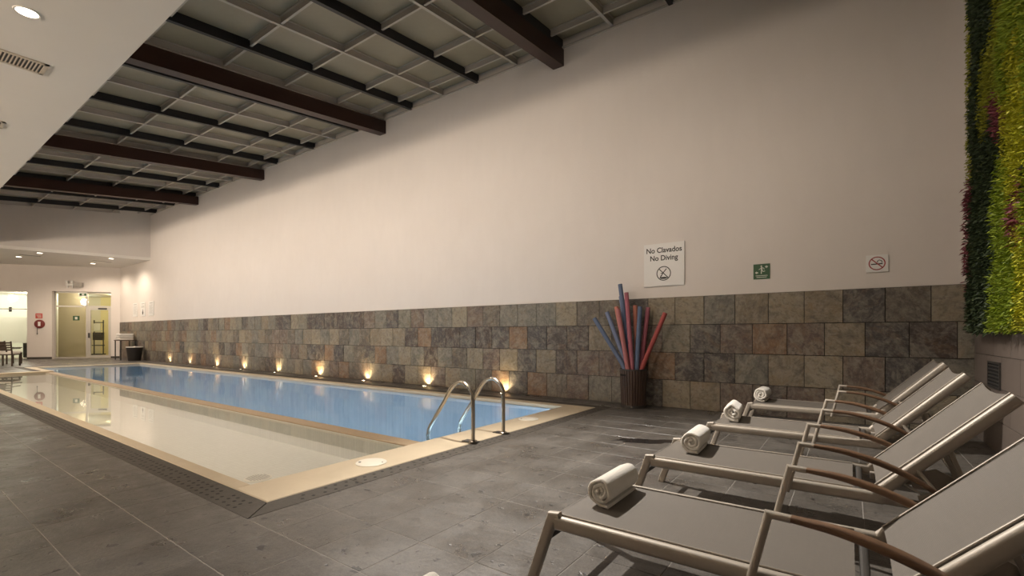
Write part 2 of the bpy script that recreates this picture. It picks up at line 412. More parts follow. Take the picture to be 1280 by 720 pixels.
def cpart(name, x0, x1, y0, y1, z0=-.06, z1=0.004, mat=COPING, par=None, e=.008):
    par = par or cop; lx, ly, lz = par.location
    return MB().bbox((x0-lx, y0-ly, z0-lz), (x1-lx, y1-ly, z1-lz), e).build(name, mat, par)
cpart('coping_slab', PX1, -3.24, 1.64, 6.77); cpart('coping_slab', KX0-.3, PX1, 1.64, KY0)
cpart('coping_slab', PX0-.35, PX1, PY1, 6.77)
cpart('coping_slab', PX0-.35, PX0, PY0-.22, PY1); cpart('coping_slab', KX0-.3, KX0, KY0, PY0-.22); cpart('coping_slab', PX0, KX0-.0, KY1-.02, PY0)
cpart('divider_kerb', KX0, PX1, KY1, PY0, -.049, -.03, plain('worn_brown_edge', (.36, .27, .17), .5), None, .008)
for (cx, cyy, lab) in ((-3.47, 2.68, 'round white skimmer lid on the coping by the shallow pool'), (-3.53, 5.3, 'round white skimmer lid on the coping past the ladder')):
    o = empty('skimmer_lid', (cx, cyy, .004)); tag(o, lab, 'lid', 'skimmer lids')
    MB().lathe([(.135, 0), (.135, .004), (.128, .009), (.0001, .010)], 32).build('cover', LID, o, 40)
    MB().lathe([(.012, .0085), (.012, .0115)], 10, (-.07, -.07, 0)).build('finger_hole', BLACKHOLE, o); MB().lathe([(.006, .0085), (.006, .0115)], 8, (.09, .05, 0)).build('screw', BLACKHOLE, o)
gut = empty('pool_gutter', (-3.05, 1.42, 0)); tag(gut, 'perforated dark stone overflow gutter round the pool', kind='structure')
gx, gy = gut.location.x, gut.location.y
def gpoly(poly):
    m = MB().prism([(x-gx, y-gy) for x, y in poly], -.06, .0); return m.build('gutter_slab', GUTTER, gut)
N_ = 24
xs = [-3.22 - (20.60-3.22)*k/N_ for k in range(N_+1)]
for k in range(N_):
    a, b = xs[k] - .003, xs[k+1] + .003
    if k == 0: gpoly([(-3.053, 1.423), (-3.243, 1.637), (b, 1.637), (b, 1.423)])
    else: gpoly([(a, 1.423), (a, 1.637), (b, 1.637), (b, 1.423)])
ys = [1.64 + (6.77-1.64)*k/8 for k in range(9)]
for k in range(8):
    a, b = ys[k] + .003, ys[k+1] - .003
    if k == 0: gpoly([(-3.053, 1.433), (-3.053, b), (-3.237, b), (-3.237, 1.643)])
    else: gpoly([(-3.053, a), (-3.053, b), (-3.237, b), (-3.237, a)])
for k in range(N_): gpoly([(-3.06-k*.85, 6.775), (-3.06-k*.85, 6.967), (-3.06-(k+1)*.85+.006, 6.967), (-3.06-(k+1)*.85+.006, 6.775)])
gpoly([(-20.61, 1.43), (-20.61, 3.2), (-20.81, 3.2), (-20.81, 1.43)]); gpoly([(-23.36, 3.21), (-23.36, 6.77), (-23.71, 6.77), (-23.71, 3.21)]); gpoly([(-20.83, 3.21), (-20.83, 3.39), (-23.36, 3.39), (-23.36, 3.21)])
m = MB()
for k in range(150):                             # drain holes in staggered rows
    x = -3.32 - k*.085
    for j, yy in enumerate((1.465, 1.515, 1.565)):
        if R.random() < .93: m.lathe([(.0135, 0), (.012, .0012)], 7, (x - .04*(j % 2) + R.uniform(-.006, .006) - gx, yy + R.uniform(-.006, .006) - gy, 0))
for k in range(56):
    y = 1.78 + k*.088
    for j, xx in enumerate((-3.185, -3.11)):
        if R.random() < .85: m.lathe([(.0135, 0), (.012, .0012)], 7, (xx + R.uniform(-.006, .006) - gx, y + .04*j + R.uniform(-.008, .008) - gy, 0))
tag(m.build('drain_holes', BLACKHOLE, gut), kind='stuff')
def water(name, x0, x1, y0, y1, mat, label):
    m = MB().add([(x0, y0, -.055), (x1, y0, -.055), (x1, y1, -.055), (x0, y1, -.055)], [(0, 1, 2, 3)])
    return tag(m.build(name, mat), label, 'water', None, 'stuff')
water('lap_pool_water', PX0, PX1, PY0, PY1, WATER_MAIN, 'blue lit water of the long lap pool')
water('shallow_pool_water', KX0, KX1, KY0, KY1, WATER_KID, 'still clear water of the cream shallow pool')
o = empty('floor_drain', (-4.97, 2.42, -.34)); tag(o, 'round grate on the bottom of the shallow pool', 'drain')
MB().lathe([(.13, 0), (.13, .006), (.12, .01), (.0001, .01)], 28).build('rim', LID, o)
for k in range(-4, 5):
    h = math.sqrt(.11**2 - (k*.023)**2); MB().box((-h, k*.023-.006, .010), (h, k*.023+.006, .0125)).build('slot', GREYINK, o)
# underwater light strips under the coping of the lap pool
o = empty('pool_light_strip', ((PX0+PX1)/2, PY0 + .001, -.32)); tag(o, 'underwater light strip along the shallow pool side of the lap pool', 'light', 'underwater light strips')
MB().box((-9.5, 0, -.05), (9.5, .02, .05)).build('housing', ALU, o); MB().box((-9.48, .02, -.035), (9.48, .026, .035)).build('lens', POOLLENS, o)
o = empty('pool_light_strip', (PX1 - .001, (PY0+PY1)/2, -.32)); tag(o, 'underwater light strip below the ladder end of the lap pool', 'light', 'underwater light strips')
MB().box((0, -1.4, -.05), (-.02, 1.4, .05)).build('housing', ALU, o); MB().box((-.02, -1.38, -.035), (-.026, 1.38, .035)).build('lens', POOLLENS, o)

# ---- long wall with slate dado
lw = tag(MB().box((-29.2, WY, -.12), (RX + .3, WY + .25, 6.75)).build('wall_back', PLASTER), 'long pale plaster wall above the stone band', kind='structure')
dado = tag(MB().box((-28.9, WY - .012, 0), (RX, WY - .0005, 1.735)).build('wall_stone', DARKGROUT), 'rough slate tile band along the foot of the long wall', kind='structure')
RH = 1.735/4
fullt = {}
def slate_mesh(wd, key=None):
    # split-face tile: shallow relief grid
    nx, nz = 5, 5; rr = random.Random(hash(key) if key else 3); vs = []; h = RH - .009
    for jz in range(nz):
        for ix in range(nx):
            edge = ix in (0, nx-1) or jz in (0, nz-1)
            vs.append((-wd/2 + wd*ix/(nx-1), -(.014 if edge else rr.uniform(.016, .024)), h*jz/(nz-1)))
    fs = [(j*nx+i, j*nx+i+1, (j+1)*nx+i+1, (j+1)*nx+i) for j in range(nz-1) for i in range(nx-1)]
    b = len(vs); vs += [(-wd/2, 0, 0), (wd/2, 0, 0), (wd/2, 0, h), (-wd/2, 0, h)]
    fs += [tuple([b, b+1] + [i for i in range(nx-1, -1, -1)]), tuple([b+2, b+3] + [(nz-1)*nx+i for i in range(nx)]),
           tuple([b+1, b+2] + [j*nx+nx-1 for j in range(nz-1, -1, -1)]), tuple([b+3, b] + [j*nx for j in range(nz)])]
    mbb = MB(); mbb.add(vs, fs); return mbb.mesh('slate', SLATE, 50)
variants = [slate_mesh(.43-.009, k+1) for k in range(8)]
for row in range(4):
    off = -2.65 if row in (3, 1) else -2.42
    x = off - .43*62
    while x < RX:
        a, b = max(x, -28.9), min(x+.43, RX)
        if b - a > .03:
            me = R.choice(variants) if abs(b-a-.43) < .001 else slate_mesh(b-a-.009)
            link('slate', me, dado, ((a+b)/2, WY - .0125 - R.uniform(0, .008), row*RH + .0045))
        x += .43

# ---- right wall: brown tiles below, plaster above, living wall
rw = tag(MB().box((RX + .012, YB, -.12), (RX + .25, WY + .2, 6.75)).build('wall_right', PLASTER), 'side wall behind the living plants', kind='structure')
back = MB().box((RX + .004, YB, 0), (RX + .0115, WY, 1.2)).build('tile_backing', DARKGROUT, rw)
for row in range(4):
    z0, z1 = [0, .315, .63, .94, 1.19][row:row+2]
    y = WY - .004 - (.3 if row % 2 else 0); ya = WY - .004
    while ya > 2.2:
        yb = y if y < ya else y - .6
        me = MB().box((-.006, 0, 0), (.006, ya - yb - .005, z1 - z0 - .005)).mesh('wall_tile', BTILE)
        link('wall_tile', me, rw, (RX, yb, z0)); ya = yb; y = yb - .6
tag(MB().box((RX - .005, YB, 0), (RX + .004, 2.1, 1.19)).build('plain_cladding', BTILE, rw))
o = empty('wall_grille', (RX - .007, 6.55, .62)); tag(o, 'dark recessed grille low on the brown tiled wall', 'grille')
mg = MB()
for a, b in (((0, -.24, 0), (-.012, .24, .02)), ((0, -.24, .24), (-.012, .24, .26)), ((0, -.24, .02), (-.012, -.22, .24)), ((0, .22, .02), (-.012, .24, .24))): mg.box(a, b)
mg.build('frame', DARKMETAL, o); MB().box((.004, -.22, .02), (-.003, .22, .24)).build('back', BLACKHOLE, o)
for k in range(6): MB().box((-.003, -.22, .035+k*.035), (-.010, .22, .05+k*.035)).build('louvre', DARKMETAL, o)

# ---- remaining shell
end = MB(FW)
for a, b in (((-.4, -.3, -.1), (.38, 0, ZS+.1)), ((.38, -.3, 3.19), (2.69, 0, ZS+.1)), ((2.69, -.3, -.1), (3.63, 0, ZS+.1)), ((3.63, -.3, 3.18), (8.2, 0, ZS+.1)), ((8.2, -.3, -.1), (S_END, 0, ZS+.1))): end.box(a, b)
wend = tag(end.build('wall_end', PLASTER), 'end wall with glazed door and window openings', kind='structure')
def bbrd(name, segs):
    m = MB(FW)
    for a, b in segs: m.box((a, 0.0005, 0), (b, .012, .09))
    return tag(m.build(name, GUTTER), 'dark skirting along the end wall', kind='structure')
bbrd('baseboard_end', [(.01, .38), (2.69, 3.63), (8.2, S_END-.1)])
mb = MB(); mb.box((E_END.x - .3, YB - .25, -.12), (RX + .25, YB, ZS + .1)); tag(mb.build('wall_front', PLASTER), 'plaster wall opposite the long stone wall', kind='structure')
sof = [(RX + .012, YB), (RX + .012, SY), (-26.25, SY), (-24.85, WY), (-28.9, WY), (E_END.x, YB)]
ceil = tag(MB().prism(sof, ZS, ZS + .12).build('ceiling', SOFFIT), 'smooth cream dropped ceiling with downlights', kind='structure')
mb = MB(); mb.box((-26.3, SY - .15, ZS + .12), (RX + .012, SY - .0, zr(SY) + .35))
tag(mb.build('wall_bulkhead', PLASTER), 'plaster bulkhead above the dropped ceiling edge', kind='structure')
mb = MB(); mb.prism([(-26.25, SY), (-24.85, WY), (-25.1, WY), (-26.5, SY)], ZS + .12, zr(WY) + .35)
tag(mb.build('wall_far', PLASTER), 'upper plaster wall above the far dropped ceiling', kind='structure')

# ---- glazed roof
roof = empty('roof', (-12, 4.7, 6.2)); tag(roof, 'sloping panelled roof of frosted panes over the pool', kind='structure')
rx, ry, rz_ = roof.location
def RF(x, y, h): return (x - rx, y - ry, zr(y) + h - rz_)         # h above the underside plane of the purlins
GXS = [1.17, .67, -.31, -1.31] + [-2.29 - .9925*k for k in range(0, 25)]
GYS = [7.5, 7.08, 6.22, 5.02, 3.88, 2.72, SY]
for i in range(len(GXS) - 1):
    for j in range(len(GYS) - 1):
        a, b, c, d = GXS[i+1], GXS[i], GYS[j+1], GYS[j]
        if a < -25.9: continue
        MB(RF).box((a + .01, c + .01, .165), (b - .01, d - .01, .18)).build('roof_pane', RPANEL, roof)
MB(RF).box((-26.2, SY, .181), (1.17, WY + .1, .25)).build('roof_deck', PURLIN, roof)
for i, x in enumerate(GXS):
    if x < -26: continue
    if i % 2 == 0 and i > 3 or i in (0, 2):
        MB(RF).box((x - .035, SY, .0), (x + .035, WY, .16)).build('purlin', PURLIN, roof)
    else:
        m = MB(RF); m.box((x - .026, SY, .04), (x + .026, WY, .052)); m.box((x - .018, SY, .052), (x + .018, WY, .164)); m.box((x-.045, SY, .15), (x+.045, WY, .164)); m.build('mullion', MULLION, roof)
for y in GYS[1:-1]:
    for i in range(len(GXS) - 1):
        a, b = GXS[i+1] + .03, GXS[i] - .03
        if a < -25.9: continue
        m = MB(RF); m.box((a, y - .02, .055), (b, y + .02, .066)); m.box((a, y - .014, .066), (b, y + .014, .164)); m.box((a, y-.04, .152), (b, y+.04, .164)); m.build('cross_bar', MULLION, roof)
mb = MB(); mb.box((-24.9, WY - .035, zr(WY) + .0), (RX, WY - .001, zr(WY) + .028)); tag(mb.build('trim_1', MULLION), 'pale metal trim where the roof meets the long wall', kind='structure')
for x, lab in ((-4.33, 'red-brown roof beam above the pool ladder end of the pool'), (-9.26, 'dark roof beam second from the noodle bucket'), (-15.1, 'dark roof beam third from the noodle bucket'), (-20.0, 'dark roof beam closest to the far door wall')):
    b = MB(); b.add([(xx, y - 4.7, zr(y) + h - 5.7) for y in (SY + .001, WY - .001) for xx, h in ((-.11, -.32), (.11, -.32), (.11, -.02), (-.11, -.02))],
                    [(0, 1, 2, 3), (7, 6, 5, 4), (0, 4, 5, 1), (1, 5, 6, 2), (2, 6, 7, 3), (3, 7, 4, 0)])
    o = b.build('roof_beam', BEAM, None, 0, (x, 4.7, 5.7)); tag(o, lab, 'beam', 'roof beams')

# ================================================================== lights with their fixtures
NUM = ['one', 'two', 'three', 'four', 'five', 'six', 'seven', 'eight', 'nine']
def downlight(x, y, z, power, label, group, angle=110):
    o = empty('downlight', (x, y, z)); tag(o, label, 'light', group)
    MB().lathe([(.085, 0), (.105, 0), (.10, -.008), (.085, -.006)], 24, cap=False).build('ring', SOFFIT, o, 40)
    MB().lathe([(.085, -.003), (.0001, -.0035)], 24, cap=False).build('lens', LAMPLENS, o)
    if power: lamp('downlight_lamp', 'SPOT', power, WARM, (0, 0, -.03), (0, 0, -1), o, .07, angle, .6)
    return o
for k, x in enumerate((-4.0, -6.72, -9.42, -12.1, -14.8, -17.5, -20.2, -22.9)):
    downlight(x, 1.0, ZS, P_DOWN, 'recessed downlight along the pool edge, number %s counted from the living wall' % NUM[k], 'downlights along the pool edge')
for k, x in enumerate((-8.5, -14, -19.5)): downlight(x, -1.7, ZS, P_DOWN, 'recessed downlight away from the pool edge, number %s counted from the living wall' % NUM[k], 'downlights away from the pool')
for x, y, lab in ((-26.2, 4.25, 'above the dining table, by the ceiling edge'), (-28.2, 3.95, 'above the dining table, by the glazed wall'), (-25.65, 6.35, 'above the pool end, by the ceiling edge'), (-28.1, 6.3, 'before the glazed door')):
    downlight(x, y, ZS, P_FARDOWN, 'recessed far downlight ' + lab, 'downlights in the far ceiling', 155)
for (x, y, L, W_, lab) in ((-8.0, .98, .75, .36, 'slatted air vent in the dropped ceiling beside a downlight'), (-10.65, .98, .7, .36, 'slatted air vent in the dropped ceiling, second along the pool edge')):
    o = empty('air_vent', (x, y, ZS)); tag(o, lab, 'vent', 'ceiling vents')
    m = MB()
    for a, b in (((-W_/2, -L/2, 0), (-W_/2+.04, L/2, -.012)), ((W_/2-.04, -L/2, 0), (W_/2, L/2, -.012)), ((-W_/2, -L/2, 0), (W_/2, -L/2+.04, -.012)), ((-W_/2, L/2-.04, 0), (W_/2, L/2, -.012))): m.box(a, b)
    m.build('frame', VENTM, o); MB().box((-W_/2+.02, -L/2+.02, 0), (W_/2-.02, L/2-.02, -.002)).build('back', DARKMETAL, o)
    n = 20
    for k in range(n):
        yy = -L/2 + .05 + (L-.1)*(k+.5)/n; MB().box((-W_/2+.03, yy-.006, -.002), (W_/2-.03, yy+.006, -.010)).build('slat', VENTM, o)
for x, y, lab in ((-27.3, 4.15, 'above the dining table'), (-26.9, 6.35, 'before the glazed door')):
    o = empty('slot_vent', (x, y, ZS)); tag(o, 'thin dark slot vent in the far ceiling ' + lab, 'vent', 'far slot vents')
    MB().box((-.07, -.33, 0), (.07, .33, -.006)).build('frame', VENTM, o); MB().box((-.05, -.31, -.005), (.05, .31, -.008)).build('slot', DARKMETAL, o)
# added out-of-view floodlights on the bulkhead, brightening the long wall across the pool
for k, x in enumerate((-.7, -3.4, -6.2, -9.0, -11.8, -14.6, -17.4, -20.2, -23.0)):
    o = empty('added_flood_light', (x, SY + .003, 5.05)); tag(o, 'added dark floodlight on the bulkhead, number %s counted from the living wall' % NUM[k], 'light', 'added bulkhead floodlights')
    MB().box((-.04, 0, -.03), (.04, .05, .03)).build('bracket', DARKMETAL, o)
    MB().bbox((-.13, .05, -.09), (.13, .12, .09), .01).build('housing', DARKMETAL, o); MB().box((-.11, .12, -.07), (.11, .123, .07)).build('lens', LAMPLENS, o)
    lamp('added_flood_lamp', 'SPOT', P_ADDED_FLOOD*(.5 if k == 0 else .75 if k == 1 else 1), NEUTRAL, (0, .15, 0), (.2 if k == 0 else -.3, 5.6, -4.1 if k == 0 else -4.5), o, .12, 84 if k == 0 else 126, .95)
# invented sconces on the unseen wall opposite, added to brighten the dropped ceiling
for k, x in enumerate((-6.0, -9.8, -13.6, -17.4, -21.2, -25.0, -28.5)):
    o = empty('added_wall_sconce', (x, YB, 3.2)); tag(o, 'added metal uplighter sconce on the plain plaster wall, number %s from the living wall' % NUM[k], 'light', 'added uplighter sconces')
    MB().box((-.05, .001, -.06), (.05, .03, .06)).build('back_plate', STEEL, o); MB().lathe([(.03, -.08), (.09, .05), (.085, .05), (.03, -.06)], 20, (0, .12, 0)).build('bowl', STEEL, o, 40)
    MB().box((-.015, .03, -.02), (.015, .10, .0)).build('arm', STEEL, o)
    lamp('added_sconce_lamp', 'SPOT', P_ADDED_SCONCE, WARM, (0, .12, .08), (0, 1.4, 1.6), o, .2, 150, .8)
# unseen spotlight added on the first beam to give the loungers directional light
o = empty('added_spot_light', (-4.22, 4.45, 5.6)); tag(o, 'added dark spotlight, out of view, clamped to the red-brown roof beam', 'light')
MB().box((-.005, -.05, -.04), (.03, .05, .16)).build('bracket', DARKMETAL, o); MB().lathe([(.05, .06), (.07, .04), (.08, -.10), (.07, -.10), (.065, -.06)], 20, (.09, -.03, 0)).build('housing', DARKMETAL, o, 40)
lamp('added_spot_lamp', 'SPOT', P_ADDED_SPOT, (1, .93, .85), (.12, -.05, -.14), (3.6, -.9, -5.3), o, .04, 78, 1.0)
# wall-washing uplights in the deck at the foot of the stone band
for k, x in enumerate((-5.5, -7.66, -9.81, -11.87, -14.08, -16.22, -18.23, -20.56, -22.53)):
    o = empty('uplight', (x, 7.34, 0)); tag(o, 'small round deck uplight at the foot of the slate band, number %s from the ladder' % NUM[k], 'light', 'deck uplights')
    MB().lathe([(.05, 0), (.062, 0), (.058, .008), (.05, .006)], 20, cap=False).build('ring', STEEL, o, 40); MB().lathe([(.05, .001), (.03, .004), (.0001, .005)], 20, cap=False).build('lens', UPLENS, o)
    lamp('uplight_lamp', 'SPOT', P_UP, UPC, (0, .03, .02), (0, .2, .42), o, .02, 112, 1.0)

# ================================================================== sun loungers
RAILP = rrect(.042, .062, .018); LEGP = rrect(.048, .036, .01); BARP = rrect(.03, .03, .01)
def make_lounger(tipx=.62, tipz=.86):
    o = empty('sun_lounger')
    hw = .305
    for s_ in (-1, 1):
        MB().sweep([(-1.065, s_*hw, .31), (.14, s_*hw, .31)], RAILP).build('side_rail', FRAME, o, 40)
        MB().sweep([(-1.045, s_*hw, .335), (-1.085, s_*hw, .33), (-1.20, s_*hw, 0)], LEGP, (0, 1, 0)).build('front_leg', FRAME, o, 40)
        MB().sweep([(.10, s_*.25, .29), (.56, s_*.25, .285)], rrect(.03, .045, .01)).build('rear_rail', FRAME, o, 40)
        MB().sweep([(.50, s_*.25, .28), (.66, s_*.25, 0)], LEGP, (0, 1, 0)).build('rear_leg', FRAME, o, 40)
        br = MB().sweep([(.10, s_*hw, .315), (tipx, s_*hw, tipz)], rrect(.04, .058, .018), (0, 0, 1)).build('back_rail', FRAME, o, 40)
        yo = s_*(hw + .036)
        post = MB().sweep([(-.285, yo, .275), (-.222, yo, .546), (-.155, yo, .543)], rrect(.027, .027, .0125), (0, 1, 0)).build('arm_post', FRAME, o, 50)
        MB().sweep([(-.275, s_*(hw+.018), .32), (-.275, yo, .32)], rrect(.02, .02, .005)).build('post_bolt', FRAME, post)
        path = bez([(-.157, yo, .545), (-.02, yo, .533), (.12, yo, .498), (.24, yo, .448), (.345, yo, .385)], 6)
        n = len(path); MB().sweep(path, rrect(.045, .026, .011), (0, 0, 1), False, [.8 + .35*math.sin(math.pi*i/(n-1)) for i in range(n)]).build('armrest', TEAK, o, 50)
        MB().tube([(.27, s_*(hw+.01), .48), (.33, yo, .40)], .011, 8).build('arm_pivot', FRAME, o, 50)
        # recliner strut from rear rail to backrest
        MB().sweep([(.5, s_*.21, .30), (.40, s_*.21, .58)], rrect(.024, .012, .004), (0, 1, 0)).build('recliner_strut', FRAME, o)
        MB().add([(.30, s_*.232, .25), (.46, s_*.232, .25), (.5, s_*.232, .33), (.40, s_*.232, .38), (.28, s_*.232, .33), (.30, s_*.222, .25), (.46, s_*.222, .25), (.5, s_*.222, .33), (.40, s_*.222, .38), (.28, s_*.222, .33)],
                 [(0, 1, 2, 3, 4), (9, 8, 7, 6, 5)] + [(i, (i+1) % 5, 5+(i+1) % 5, 5+i) for i in range(5)]).build('ratchet_plate', FRAME, o)
    MB().sweep([(-1.125, -hw, .225), (-1.125, hw, .225)], BARP).build('foot_crossbar', DARKMETAL, o, 40)
    MB().sweep([(-.45, -hw, .29), (-.45, hw, .29)], BARP).build('seat_crossbar', DARKMETAL, o, 40)
    MB().sweep([(.045, -hw, .305), (.045, hw, .305)], rrect(.03, .04, .01)).build('hinge_bar', DARKMETAL, o, 40)
    MB().sweep([(.55, -.25, .285), (.55, .25, .285)], BARP).build('rear_crossbar', FRAME, o, 40)
    MB().tube([(.40, -.28, .58), (.40, .28, .58)], .011, 8).build('recline_rod', FRAME, o, 40)
    MB().tube([(.22, -.23, .27), (.30, -.1, .24), (.34, .1, .25), (.26, .23, .27)], .008, 6).build('spring_bar', FRAME, o, 40)
    def sling(name, a, b, sag, endcurve):
        nx, ny = 24, 13; A, B = Vector(a), Vector(b); d = (B - A); nrm = Vector((-d.z, 0, d.x)).normalized(); vs = []
        for layer in (0, 1):
            for i in range(nx):
                for j in range(ny):
                    u = i/(nx-1); v = 2*j/(ny-1) - 1
                    q = A + d*u - nrm*(sag*(1-v*v)*(.55+.45*math.sin(math.pi*u)) + layer*.004)
                    q -= d.normalized()*endcurve*(1-v*v)*(u**6)
                    q.y = v*.286; vs.append(q)
        N = nx*ny; fs = []
        for i in range(nx-1):
            for j in range(ny-1):
                a_, b_, c_, d_ = i*ny+j, (i+1)*ny+j, (i+1)*ny+j+1, i*ny+j+1
                fs += [(a_, b_, c_, d_), (N+d_, N+c_, N+b_, N+a_)]
        for i in range(nx-1): fs += [(i*ny, (i+1)*ny, N+(i+1)*ny, N+i*ny), (i*ny+ny-1, (i+1)*ny+ny-1, N+(i+1)*ny+ny-1, N+i*ny+ny-1)]
        for j in range(ny-1): fs += [(j, j+1, N+j+1, N+j), ((nx-1)*ny+j, (nx-1)*ny+j+1, N+(nx-1)*ny+j+1, N+(nx-1)*ny+j)]
        return MB().add(vs, fs).build(name, SLING, o, 35)
    s1 = sling('seat_sling', (-1.075, 0, .338), (.015, 0, .338), .012, -.0)
    dx, dz = tipx-.10, tipz-.315; L = math.hypot(dx, dz); ux, uz = dx/L, dz/L
    s2 = sling('back_sling', (.125-.02*uz, 0, .355+.02*ux), (tipx-.025*uz, 0, tipz+.025*ux), .013, .022)
    for sl_, a, b in ((s1, (-1.07, .341), (.015, .341)), (s2, (.125-.024*uz, .355+.024*ux), (tipx-.03*uz, tipz+.03*ux))):
        for s_ in (-1, 1): MB().tube([(a[0], s_*.284, a[1]), (b[0], s_*.284, b[1])], .004, 6).build('piping', FRAME, sl_, 60)
    return o
proto = make_lounger()
LG = 'taupe sling sun loungers'
spots = [(0.0, 2.13, 0, ''),
         (0.0, 3.37, 0, ''), (.05, 4.83, 0, ''), (.13, 6.40, 0, ''), (0.0, .70, 0, '')]
labs = ['taupe sling lounger fourth from the slate wall',
        'taupe sling lounger in the middle of the row of five',
        'taupe sling lounger next to the one by the stone wall',
        'taupe sling lounger standing closest along the slate wall',
        'taupe sling lounger at the row end farthest from the slate wall']
loungers = []
for i, (x, y, a, _) in enumerate(spots):
    o = proto if i == 0 else copy_tree(proto)
    o.location = (x, y, 0); o.rotation_euler.z = a; tag(o, labs[i], 'sun lounger', LG); loungers.append(o)
# ---- rolled towels
def make_towel(seed, rad=.072, L=.35, squash=1.0, turns=3.4):
    rr = random.Random(seed); th = .0125; vs = []; fs = []
    n = 150; prof = []
    ph = [rr.uniform(0, 6) for _ in range(5)]
    r0 = .005; gap = (rad - th - r0)/turns
    hp = 7
    pts = []
    for i in range(n):
        a = 2*math.pi*turns*i/(n-1); r = r0 + gap*a/(2*math.pi)
        wob = 1 + .03*math.sin(3*a + ph[0]) + .02*math.sin(5*a + ph[1])
        pts.append((r*wob*math.cos(a), r*wob*math.sin(a)*squash))
    # end the spiral at the bottom, then a short flap along the seat
    a_end = 2*math.pi*turns; rot = -math.pi/2 - a_end
    pts = [(x*math.cos(rot) - y*math.sin(rot), x*math.sin(rot) + y*math.cos(rot)) for x, y in pts]
    zmin = min(p[1] for p in pts)
    lx, lz = pts[-1]
    for k in range(1, 4): pts.append((lx + .013*k, lz + (zmin - lz)*k/3))
    n = len(pts)
    ring = []
    for k in range(hp):                          # rounded-rectangle loop in (normal, axis) plane
        t = k/(hp-1)*math.pi - math.pi/2; ring.append((math.sin(t), 1, math.cos(t)))
    loop = [(-q[0], 1, q[2]) for q in ring] + [(q[0], -1, q[2]) for q in ring]
    m = len(loop)
    for i in range(n):
        p0, p1 = pts[max(i-1, 0)], pts[min(i+1, n-1)]; tx, tz = p1[0]-p0[0], p1[1]-p0[1]; l = math.hypot(tx, tz) or 1; nx, nz = -tz/l, tx/l
        hl = L/2 + .006*math.sin(i*.11 + ph[2]) + .004*math.sin(i*.31 + ph[3]); tt = gap*.47*(1 + .12*math.sin(i*.5 + ph[4]))
        for a, sgn, c in loop:
            vs.append((pts[i][0] + nx*a*tt, sgn*(hl - tt + c*tt), pts[i][1] + nz*a*tt - zmin + tt))
    for i in range(n-1):
        for j in range(m): fs.append((i*m+j, i*m+(j+1) % m, (i+1)*m+(j+1) % m, (i+1)*m+j))
    fs += [tuple(range(m-1, -1, -1)), tuple((n-1)*m+j for j in range(m))]
    return MB().add(vs, fs)
tw = [(-.955, 2.215, .0, 1, 'rolled cream towel on the lounger fourth from the slate wall'), (-.885, 3.50, .04, 1.0, 'rolled cream towel on the middle lounger of the row'),
      (-.90, 4.93, .10, .84, 'loosely rolled cream towel on the lounger next to the one by the stone wall'), (-.87, 6.55, -.03, .98, 'rolled cream towel on the lounger along the slate wall'),
      (-.965, .80, .0, 1, 'rolled cream towel on the lounger farthest from the slate wall')]
for i, (x, y, a, sq, lab) in enumerate(tw):
    o = make_towel(i + 3, (.075, .081, .092, .086, .075)[i], .35, sq, 2.4 if i == 2 else 2.9).build('rolled_towel', TOWEL, None, 60, (x, y, .334))
    o.rotation_euler.z = a; tag(o, lab, 'towel', 'rolled towels on the loungers')

# ================================================================== noodle bucket
bx, by = -2.79, 7.19
o = empty('noodle_bucket', (bx, by, 0)); tag(o, 'dark brown ribbed bucket holding foam noodles by the slate wall', 'bucket')
for k in range(28):
    a = 2*math.pi*k/28; c, s_ = math.cos(a), math.sin(a); hwid = math.pi*.20/28*.93; vs = []
    for z, rr in ((.04, .185), (.60, .205)):
        for dr, dt in ((-.012, -hwid), (-.012, hwid), (.0, hwid*.8), (.004, 0), (.0, -hwid*.8)):
            vs.append(((rr+dr)*c - dt*s_, (rr+dr)*s_ + dt*c, z))
    MB().add(vs, [(4, 3, 2, 1, 0), (5, 6, 7, 8, 9)] + [(i, (i+1) % 5, 5+(i+1) % 5, 5+i) for i in range(5)]).build('stave', BUCKETWOOD, o)
MB().lathe([(.17, .0), (.192, 0), (.192, .045), (.17, .045)], 32).build('foot_ring', DARKMETAL, o, 40)
MB().lathe([(.187, .585), (.211, .585), (.211, .605), (.187, .605)], 32, cap=False).build('rim', DARKMETAL, o, 40)
sa = -2.1
MB(lambda u, v, z: ((.201+v)*math.cos(sa+u), (.201+v)*math.sin(sa+u), z)).add([(u, v, z) for v in (0, .012) for z in (.50, .525) for u in (-.3, -.15, 0, .15, .3)],
    [(i, i+1, i+6, i+5) for i in range(4)] + [(10+i, 10+i+1, 10+i+6, 10+i+5) for i in range(4)] + [(i, i+1, 11+i, 10+i) for i in range(4)] + [(5+i, 6+i, 16+i, 15+i) for i in range(4)] + [(0, 5, 15, 10), (4, 9, 19, 14)]).build('handle_slot', BLACKHOLE, o)
NB = plain('foam_blue', (.10, .135, .215), .7); NBL = plain('foam_light_blue', (.17, .205, .31), .7); NP = plain('foam_pink', (.40, .15, .15), .7); NS = plain('foam_salmon', (.50, .19, .13), .7); NM = plain('foam_magenta', (.36, .115, .145), .7); NR = plain('foam_red', (.34, .07, .06), .7)
